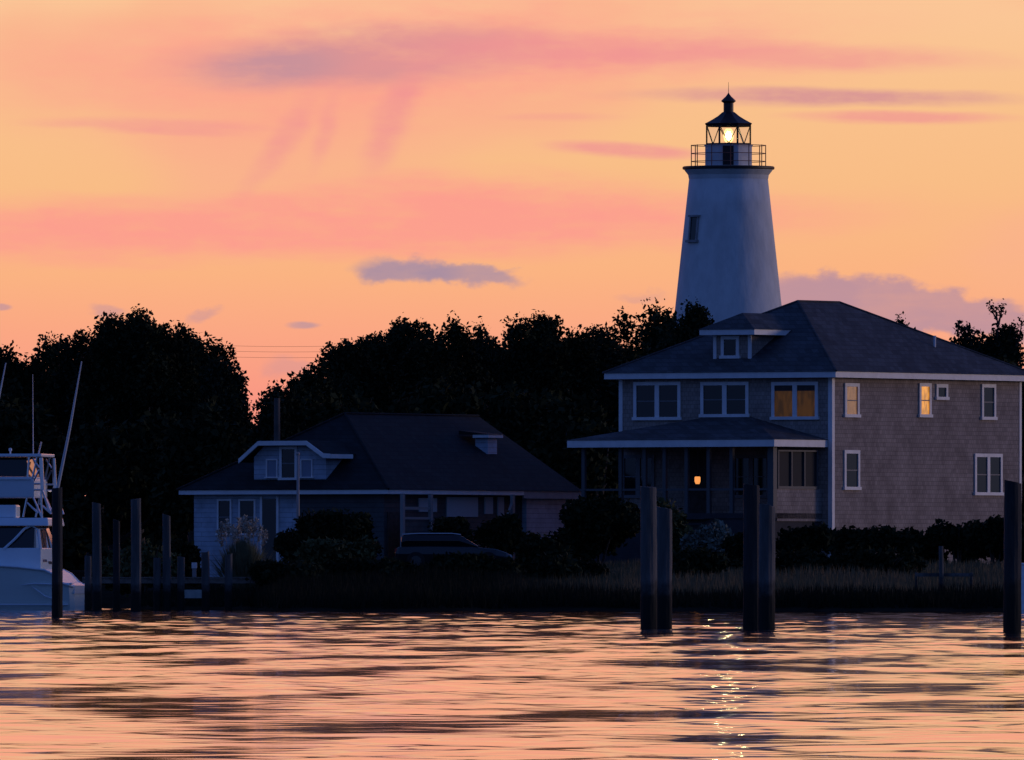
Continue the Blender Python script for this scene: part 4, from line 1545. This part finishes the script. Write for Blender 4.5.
NEAR = 'mooring pilings standing in the open water'
piling('mooring_piling', 648.5, 487, 312, 0.160, 'taller left piling of the pair before the porch', PILE, (-0.004, 0), 0.55, NEAR)
piling('mooring_piling', 664, 508, 316, 0.160, 'shorter right piling of the pair before the porch', PILE, (0.003, 0), 0.5, NEAR)
piling('mooring_piling', 751.5, 485, 313, 0.160, 'left piling of the pair before the porch corner', PILE_OLD, (0.0, 0), 0.6, NEAR)
piling('mooring_piling', 766.5, 505, 310, 0.160, 'right piling of the pair before the porch corner', PILE, (0.003, 0), 0.5, NEAR)
piling('mooring_piling', 1012, 482, 290, 0.160, 'single tall dark piling at the right picture edge', PILE_OLD, (0.004, 0), 0.8, NEAR)
piling('mooring_piling', 57, 488, 438, 0.145, 'single dark piling in front of the fishing boat', PILE_OLD, (0, 0), 0.6, NEAR)

DG = 'pilings of the wooden dock'
for px, yt, ds, r, lab in (
        (97, 503, 549, 0.155, 'thick tall dock piling nearest the boat stern'),
        (116.5, 520, 551, 0.12, 'thin dock piling between the two thick ones'),
        (136, 499, 549, 0.175, 'tallest thick piling of the dock'),
        (167, 515, 551, 0.14, 'slim tall piling right of the tallest dock piling'),
        (88, 556, 551, 0.12, 'short dock piling at the outer end beside the boat'),
        (157, 558, 551, 0.13, 'short dock piling just left of the slim tall one'),
        (181, 557, 551, 0.13, 'short dock piling left of the low boarding step'),
        (206, 552, 551, 0.14, 'short dock piling right of the low boarding step'),
        (228, 555, 551, 0.13, 'short dock piling nearest the bank')):
    piling('dock_piling', px, yt, ds, r, lab, PILE if px != 116.5 else PILE_OLD, (random.Random(px).uniform(-0.01, 0.01), 0), 0.5, DG)


def dock():
    x0, x1 = P(84, 0, 554).x, P(268, 0, 554).x
    zt_ = CZ + (HY - 577) * 554 / F
    t_ = thing('dock', 'low wooden dock running from the bank to the boat', 'dock', (0, 554, 0))
    m_ = MB()
    n = int((x1 - x0) / 0.16)
    rng = random.Random(4)
    for i in range(n):
        xa = x0 + (x1 - x0) * i / n
        m_.box(xa, xa + 0.148, -2.2 + rng.uniform(-0.03, 0.03), 1.6, zt_ - 0.05 + rng.uniform(-0.006, 0.006), zt_)
    m_.build('deck_boards', DECK, t_)
    m_ = MB()
    m_.box(x0, x1, -2.16, -2.08, zt_ - 0.22, zt_ - 0.06)
    m_.box(x0, x1, 1.4, 1.48, zt_ - 0.22, zt_ - 0.06)
    m_.build('stringers', DECK, t_)
    # lower boarding step
    a, b_ = P(184, 0, 551).x, P(203, 0, 551).x
    z = CZ + (HY - 590) * 551 / F
    m_ = MB()
    m_.box(a, b_, -3.0, -2.3, z - 0.07, z)
    m_.box(a, b_, -3.03, -3.0, z - 0.28, z + 0.01)
    m_.build('boarding_step', mat('step_boards', (0.34, 0.38, 0.36), 0.7, 0.15, 4.0), t_)
    # small pale service box
    q = P(194.5, 0, 553)
    s_ = thing('dock_pedestal', 'small pale power pedestal on the dock above the boarding step', 'pedestal', (q.x, 552.6, zt_))
    MB().box(-0.07, 0.07, -0.07, 0.07, 0, 0.30).build('post', mat('grey_box', (0.25, 0.25, 0.26), 0.6), s_)
    MB().box(-0.09, 0.09, -0.09, 0.09, 0.30, 0.50).build('head', WHITE_TRIM, s_)


dock()


# post with a rail in the marsh at right
q = P(941, 604, 524)
t = thing('marsh_fence', 'leaning grey post with a low rail in the marsh grass at right', 'fence', (q.x, 524, 0.25))
MB().tube([(0.03, 0, -0.4), (0, 0, P(0, 546, 524).z - 0.25)], [0.085, 0.075], 9).build('post', PILE, t)
zr = P(0, 575, 524).z - 0.25
MB().box(-0.85, 1.05, 0.08, 0.13, zr - 0.05, zr + 0.06).build('rail', PILE, t)
MB().tube([(-0.8, 0.16, -0.4), (-0.8, 0.16, zr + 0.08)], 0.05, 7).build('stake', PILE, t)
MB().tube([(1.0, 0.16, -0.4), (1.0, 0.16, zr + 0.08)], 0.05, 7).build('stake', PILE, t)


# ------------------------------------------------------------------ parked car in the dark
def parked_car():
    D = 578.0
    zg_ = float(land_z(np.array(P(450, 0, D).x), np.array(D)))
    cx = P(452, 0, D).x
    zroof = P(0, 533, D).z - zg_
    k = zroof / 1.62
    t_ = thing('parked_car', 'dark car parked in the gloom below the cottage porch', 'car', (cx, D, zg_))
    L = 2.05

    def loft(name, secs, mm):
        """secs: (x, half width low, half width high, z low, z high)"""
        vs, fs = [], []
        for x, wl, wh, zl, zh in secs:
            zm = zl + (zh - zl) * 0.55
            vs += [(x, -wl * 0.94, zl), (x, -wl, zm), (x, -wh, zh), (x, wh, zh), (x, wl, zm), (x, wl * 0.94, zl)]
        n = 6
        for i in range(len(secs) - 1):
            for j in range(n):
                j2 = (j + 1) % n
                fs.append((i * n + j, i * n + j2, (i + 1) * n + j2, (i + 1) * n + j))
        fs.append(tuple(range(n))[::-1])
        fs.append(tuple((len(secs) - 1) * n + j for j in range(n)))
        return MB().add(vs, fs).build(name, mm, t_, bevel=0.03)
    loft('body', [(-L, 0.74, 0.70, 0.45, 0.92 * k), (-L + 0.15, 0.86, 0.80, 0.30, 1.02 * k), (-0.9, 0.88, 0.82, 0.26, 1.04 * k), (0.75, 0.88, 0.82, 0.26, 1.02 * k),
                  (1.6, 0.87, 0.78, 0.28, 0.92 * k), (L - 0.1, 0.82, 0.66, 0.32, 0.78 * k), (L + 0.08, 0.70, 0.58, 0.40, 0.66 * k)], CAR)
    loft('cabin_glass', [(-L + 0.22, 0.78, 0.62, 1.0 * k, 1.45 * k), (-L + 0.40, 0.79, 0.62, 1.0 * k, 1.56 * k), (0.25, 0.79, 0.62, 1.0 * k, 1.56 * k), (0.95, 0.78, 0.70, 1.0 * k, 1.06 * k)], DARK_GLASS)
    loft('roof', [(-L + 0.25, 0.64, 0.56, 1.52 * k, 1.58 * k), (-1.2, 0.66, 0.58, 1.562 * k, 1.62 * k), (0.0, 0.66, 0.58, 1.562 * k, 1.62 * k), (0.32, 0.64, 0.56, 1.52 * k, 1.57 * k)], mat('sky_sheen_roof', (0.35, 0.36, 0.38), 0.2, spec=0.6))  # sky sheen on the dark roof painted as a paler colour
    MB().box(L - 0.9 , L - 0.05, -0.6, 0.6, 0.0, 0.0)
    for x in (-1.3, 1.3):
        for y in (-0.80, 0.80):
            w = MB(lambda a, b_, c, x=x, y=y: (x + a, y + c, 0.34 + b_)).lathe([(0.2, -0.1), (0.34, -0.1), (0.34, 0.1), (0.2, 0.1)], 18).build('wheel', TYRE, t_)
            MB(lambda a, b_, c, x=x, y=y: (x + a, y + c, 0.34 + b_)).lathe([(0.02, -0.105), (0.2, -0.105), (0.2, 0.105), (0.02, 0.105)], 14).build('rim', mat('dull_rim', (0.06, 0.06, 0.06), 0.5), w)
    MB().box(-L - 0.015, -L + 0.10, -0.76, -0.6, 0.8 * k, 0.95 * k).build('tail_light', mat('red_lens', (0.35, 0.03, 0.02), 0.2), t_)
    MB().box(-L - 0.015, -L + 0.10, 0.6, 0.76, 0.8 * k, 0.95 * k).build('tail_light', MATS['red_lens'], t_)
    for y in (-0.62, 0.45):
        MB().box(L - 0.02, L + 0.10, y, y + 0.17, 0.58 * k, 0.68 * k).build('headlight', WHITE_TRIM, t_)


parked_car()


# ------------------------------------------------------------------ boats
def hull(m_, stations, n=9):
    """stations: (x, half beam at deck, deck z, half beam at waterline); closed shell with deck"""
    vs, fs = [], []
    for x, bd, zd, bw in stations:
        row = []
        for i in range(n):
            f = i / (n - 1)
            z = -0.5 + (zd + 0.5) * f
            w = bw * 0.75 + (bd - bw * 0.75) * (f ** 0.8)
            row.append((w, z))
        vs += [(x, -w, z) for w, z in row] + [(x, w, z) for w, z in row[::-1]]
    k = 2 * n
    for i in range(len(stations) - 1):
        for j in range(k):
            j2 = (j + 1) % k
            fs.append((i * k + j, (i + 1) * k + j, (i + 1) * k + j2, i * k + j2))
    fs.append(tuple(range(k)))
    fs.append(tuple((len(stations) - 1) * k + j for j in range(k))[::-1])
    return m_.add(vs, fs)


def fishing_boat():
    D = 566.0
    yaw = R(8)
    # local +x to the bow (left and away), local +y away from the camera
    st = P(82, 0, D)
    t_ = thing('fishing_boat', 'white sport fishing boat with tower and outriggers, moored at left', 'boat', (st.x, D, 0))
    ca, sa = math.cos(yaw), math.sin(yaw)
    t_.matrix_world = Matrix(((-ca, sa, 0, st.x), (sa, ca, 0, D), (0, 0, 1, 0), (0, 0, 0, 1)))
    # the frame above is right handed up to a mirror; build with mirrored y to keep faces outward
    s = D / F

    def Z(py):
        return CZ + (HY - py) * s

    def xl(px, y=-2.0):
        """local x of picture column px on the plane y"""
        return ((82 - px) * s + sa * y) / ca
    yN = -2.0
    hs = [(0.0, 1.75, Z(586), 1.7), (0.15, 1.95, Z(584.5), 1.85), (xl(62), 2.0, Z(582), 1.9), (xl(54), 2.0, Z(573.5), 1.9), (xl(46), 2.02, Z(569.5), 1.9),
          (xl(20), 2.1, Z(566.5), 1.9), (xl(-10), 2.15, Z(564.5), 1.85), (6.5, 2.1, 1.75, 1.6), (8.5, 1.85, 1.95, 1.15), (10.5, 1.3, 2.2, 0.6), (12.0, 0.6, 2.45, 0.15), (12.6, 0.06, 2.55, 0.02)]
    hl = hull(MB(), hs).build('hull', HULL, t_, smooth=False)
    # rub rails
    m_ = MB()
    m_.tube([(x, -b_ - 0.02, z - 0.02) for x, b_, z, _ in hs], 0.045, 6)
    m_.tube([(x, b_ + 0.02, z - 0.02) for x, b_, z, _ in hs], 0.045, 6)
    m_.build('rub_rail', GELCOAT, hl)
    m_ = MB()
    m_.tube([(xl(60), -1.99, Z(584.8)), (xl(50), -1.99, Z(584)), (xl(36), -2.02, Z(583.5)), (xl(22), -2.04, Z(585))], [0.012, 0.03, 0.03, 0.01], 6)
    m_.tube([(xl(56), -1.93, Z(599)), (xl(46), -1.93, Z(596)), (xl(38), -1.96, Z(590)), (xl(33), -2.0, Z(586))], [0.02, 0.035, 0.03, 0.01], 6)
    m_.tube([(0.2, -1.80, Z(604.5)), (2.5, -1.90, Z(604.5)), (6.5, -1.72, Z(604.5))], 0.03, 6)
    m_.build('spray_rails', GELCOAT, hl)
    # cockpit coaming
    MB().box(0.02, xl(62), -1.98, -1.70, Z(584) - 0.02, Z(583)).box(0.02, xl(62), 1.70, 1.98, Z(584) - 0.02, Z(583)).box(-0.03, 0.30, -1.72, 1.72, Z(594), Z(585)).build('coaming', GELCOAT, t_, bevel=0.02)
    # fighting chair
    # cabin: lower blue-white sides, dark wrap windows, roof
    x0, x1 = xl(41), 6.4
    zb, zw, zt_ = Z(570), Z(548), Z(527)
    cab = MB()
    yb = 1.72
    def trap(m__, xa, xb, z0, z1, ya, yb_, rake=0.0, rf=0.0):
        vs = [(xa, -ya, z0), (xb, -ya, z0), (xb, ya, z0), (xa, ya, z0), (xa + rf, -yb_, z1), (xb - rake, -yb_, z1), (xb - rake, yb_, z1), (xa + rf, yb_, z1)]
        return m__.add(vs, [(0, 3, 2, 1), (4, 5, 6, 7), (0, 1, 5, 4), (2, 3, 7, 6), (1, 2, 6, 5), (3, 0, 4, 7)])
    trap(cab, x0, x1, zb - 0.4, zw, yb, yb - 0.04, 0.25).build('cabin', GELCOAT, t_, bevel=0.03)
    trap(MB(), x0 + 0.26, x1 - 0.3, zw + 0.002, zt_, yb - 0.07, yb - 0.22, 1.3).build('cabin_window', DARK_GLASS, t_)
    fr = MB()
    # window surround: curved bar as in the picture
    w0 = [(xl(4), -yb + 0.02, Z(549)), (xl(14), -yb + 0.03, Z(540)), (xl(24), -yb + 0.10, Z(529)), (xl(31), -yb + 0.15, Z(525.5))]
    fr.tube(w0, 0.05, 6)
    fr.tube([(xl(31), -yb + 0.15, Z(525.5)), (xl(38), -yb + 0.12, Z(530)), (xl(40.5), -yb + 0.04, Z(549))], 0.06, 6)
    fr.build('window_frame', GELCOAT, t_)
    roof = trap(MB(), x0 - 0.28, x1 - 1.3, Z(526), Z(518), yb + 0.02, yb - 0.12, 0.3, 0.05)
    roof.build('cabin_roof', GELCOAT, t_, bevel=0.04)
    ad = MB()
    for ya, yb_, pa in ((-1.40, -0.45, 562), (-0.2, 0.55, 564), (0.75, 1.4, 548)):
        za, zb2 = Z(pa), Z(528)
        ad.add([(x0 - 0.02, ya, za), (x0 - 0.02, yb_, za), (x0 + 0.24, yb_, zb2), (x0 + 0.24, ya, zb2), (x0 + 0.3, ya, za), (x0 + 0.3, yb_, za), (x0 + 0.3, yb_, zb2), (x0 + 0.3, ya, zb2)],
               [(0, 1, 2, 3), (4, 7, 6, 5), (0, 3, 7, 4), (1, 5, 6, 2), (3, 2, 6, 7), (0, 4, 5, 1)])
    ad.build('aft_glazing', mat('bright_glass', (0.75, 0.68, 0.66), 0.08, spec=0.9, metal=0.9), t_)
    # box / life raft on the roof
    MB().box(xl(14), xl(-16), -1.25, -0.4, Z(518), Z(505)).build('raft_box', GELCOAT, t_, bevel=0.06)
    # flybridge tub
    trap(MB(), xl(33), xl(-60), Z(498), Z(479), 1.35, 1.45, -0.1, 0.02).build('flybridge', GELCOAT, t_, bevel=0.05)
    MB().box(xl(33) + 0.1, xl(-55), -1.5, 1.5, Z(480), Z(477)).build('flybridge_rim', GELCOAT, t_, bevel=0.02)
    trap(MB(), xl(26), xl(-40), Z(476.5), Z(458.5), 1.15, 1.05, 0.6, 0.1).build('bridge_curtain', DARK_GLASS, t_)
    # hardtop
    MB().box(xl(40), xl(-52), -1.40, 1.40, Z(457), Z(454)).build('hardtop', GELCOAT, t_, bevel=0.02)
    # tubing of the tower
    m_ = MB()
    yy = -1.32
    seg = [((42, 458), (43.5, 490)), ((30, 457), (28.5, 477)), ((38, 457), (31, 490)), ((31, 490), (43, 490)), ((34, 459), (40, 468)), ((40, 470), (33, 484)),
           ((43, 490), (52, 514)), ((28, 498), (24, 517)), ((33, 495), (43, 518)), ((42, 490), (43, 518)), ((28, 503), (39, 513)), ((44, 492), (50, 512)),
           ((33, 484), (43, 484))]
    for sgn in (1, -1):
        m_ = MB()
        for (ax, ay), (bx, by) in seg:
            m_.tube([(xl(ax, yy), yy * sgn, Z(ay)), (xl(bx, yy), yy * sgn, Z(by))], 0.038 if (ax, ay) != (42, 458) else 0.075, 6)
        m_.build('tower_tubing', ALU, t_)
    # antenna, dome light and outriggers
    m_ = MB().tube([(xl(32.5, 0.6), 0.6, Z(456)), (xl(32, 0.6), 0.6, Z(374))], [0.022, 0.010], 5)
    m_.build('antenna', POLE, t_)
    MB().tube([(xl(39, -1), -1.0, Z(455)), (xl(42, -1), -1.0, Z(442))], 0.03, 5).build('antenna', POLE, t_)
    MB().lathe([(0.03, Z(454)), (0.03, Z(451)), (0.06, Z(450.5)), (0.06, Z(448.5)), (0.02, Z(447.8))], 8, (xl(10, 0), 0)).build('mast_light', WHITE_TRIM, t_)
    for nm, y, pts, in (('near', -1.7, ((52.5, 513), (58.5, 491), (71, 430), (83, 362))), ('far', 1.7, ((-28, 500), (-22, 480), (-9, 428), (4, 362)))):
        w = [(xl(a, y), y, Z(b_)) for a, b_ in pts]
        o_ = MB().tube(w, [0.03, 0.062, 0.05, 0.022], 7).build('outrigger', POLE, t_)
        MB().tube([(xl(pts[1][0], y), y, Z(pts[1][1])), (xl(pts[1][0] - 9, -1.35 if y < 0 else 1.35), -1.35 if y < 0 else 1.35, Z(pts[1][1]))], 0.03, 5).build('outrigger_bracket', ALU, o_)
    # bow rail
    m_ = MB()
    for sgn in (1, -1):
        pts = [(x, sgn * (b_ - 0.08), z + 0.55) for x, b_, z, _ in hs[7:]]
        m_.tube(pts, 0.02, 5)
        for x, b_, z, _ in hs[7:]:
            m_.tube([(x, sgn * (b_ - 0.08), z - 0.02), (x, sgn * (b_ - 0.08), z + 0.55)], 0.016, 5)
    m_.build('bow_rail', ALU, t_)
    return t_


fishing_boat()


def skiff():
    D = 500.0
    s = D / F
    st = P(1016.5, 0, D)
    t_ = thing('skiff', 'pale skiff bow just showing behind the piling at the right edge', 'boat', (st.x, D, 0))
    zt_ = CZ + (HY - 564) * s
    hs = [(0.0, 0.04, zt_ + 0.05, 0.02), (0.5, 0.35, zt_, 0.15), (1.4, 0.7, zt_ - 0.05, 0.5), (3.0, 0.95, zt_ - 0.12, 0.8), (5.5, 0.9, zt_ - 0.15, 0.8)]
    hull(MB(), hs).build('hull', GELCOAT, t_)
    MB().tube([(x, -b_ - 0.015, z - 0.03) for x, b_, z, _ in hs], 0.035, 6).build('rub_rail', HULL, t_)
    MB().box(2.6, 3.4, -0.35, 0.35, zt_ - 0.12, zt_ + 0.55).build('console', GELCOAT, t_, bevel=0.04)


skiff()
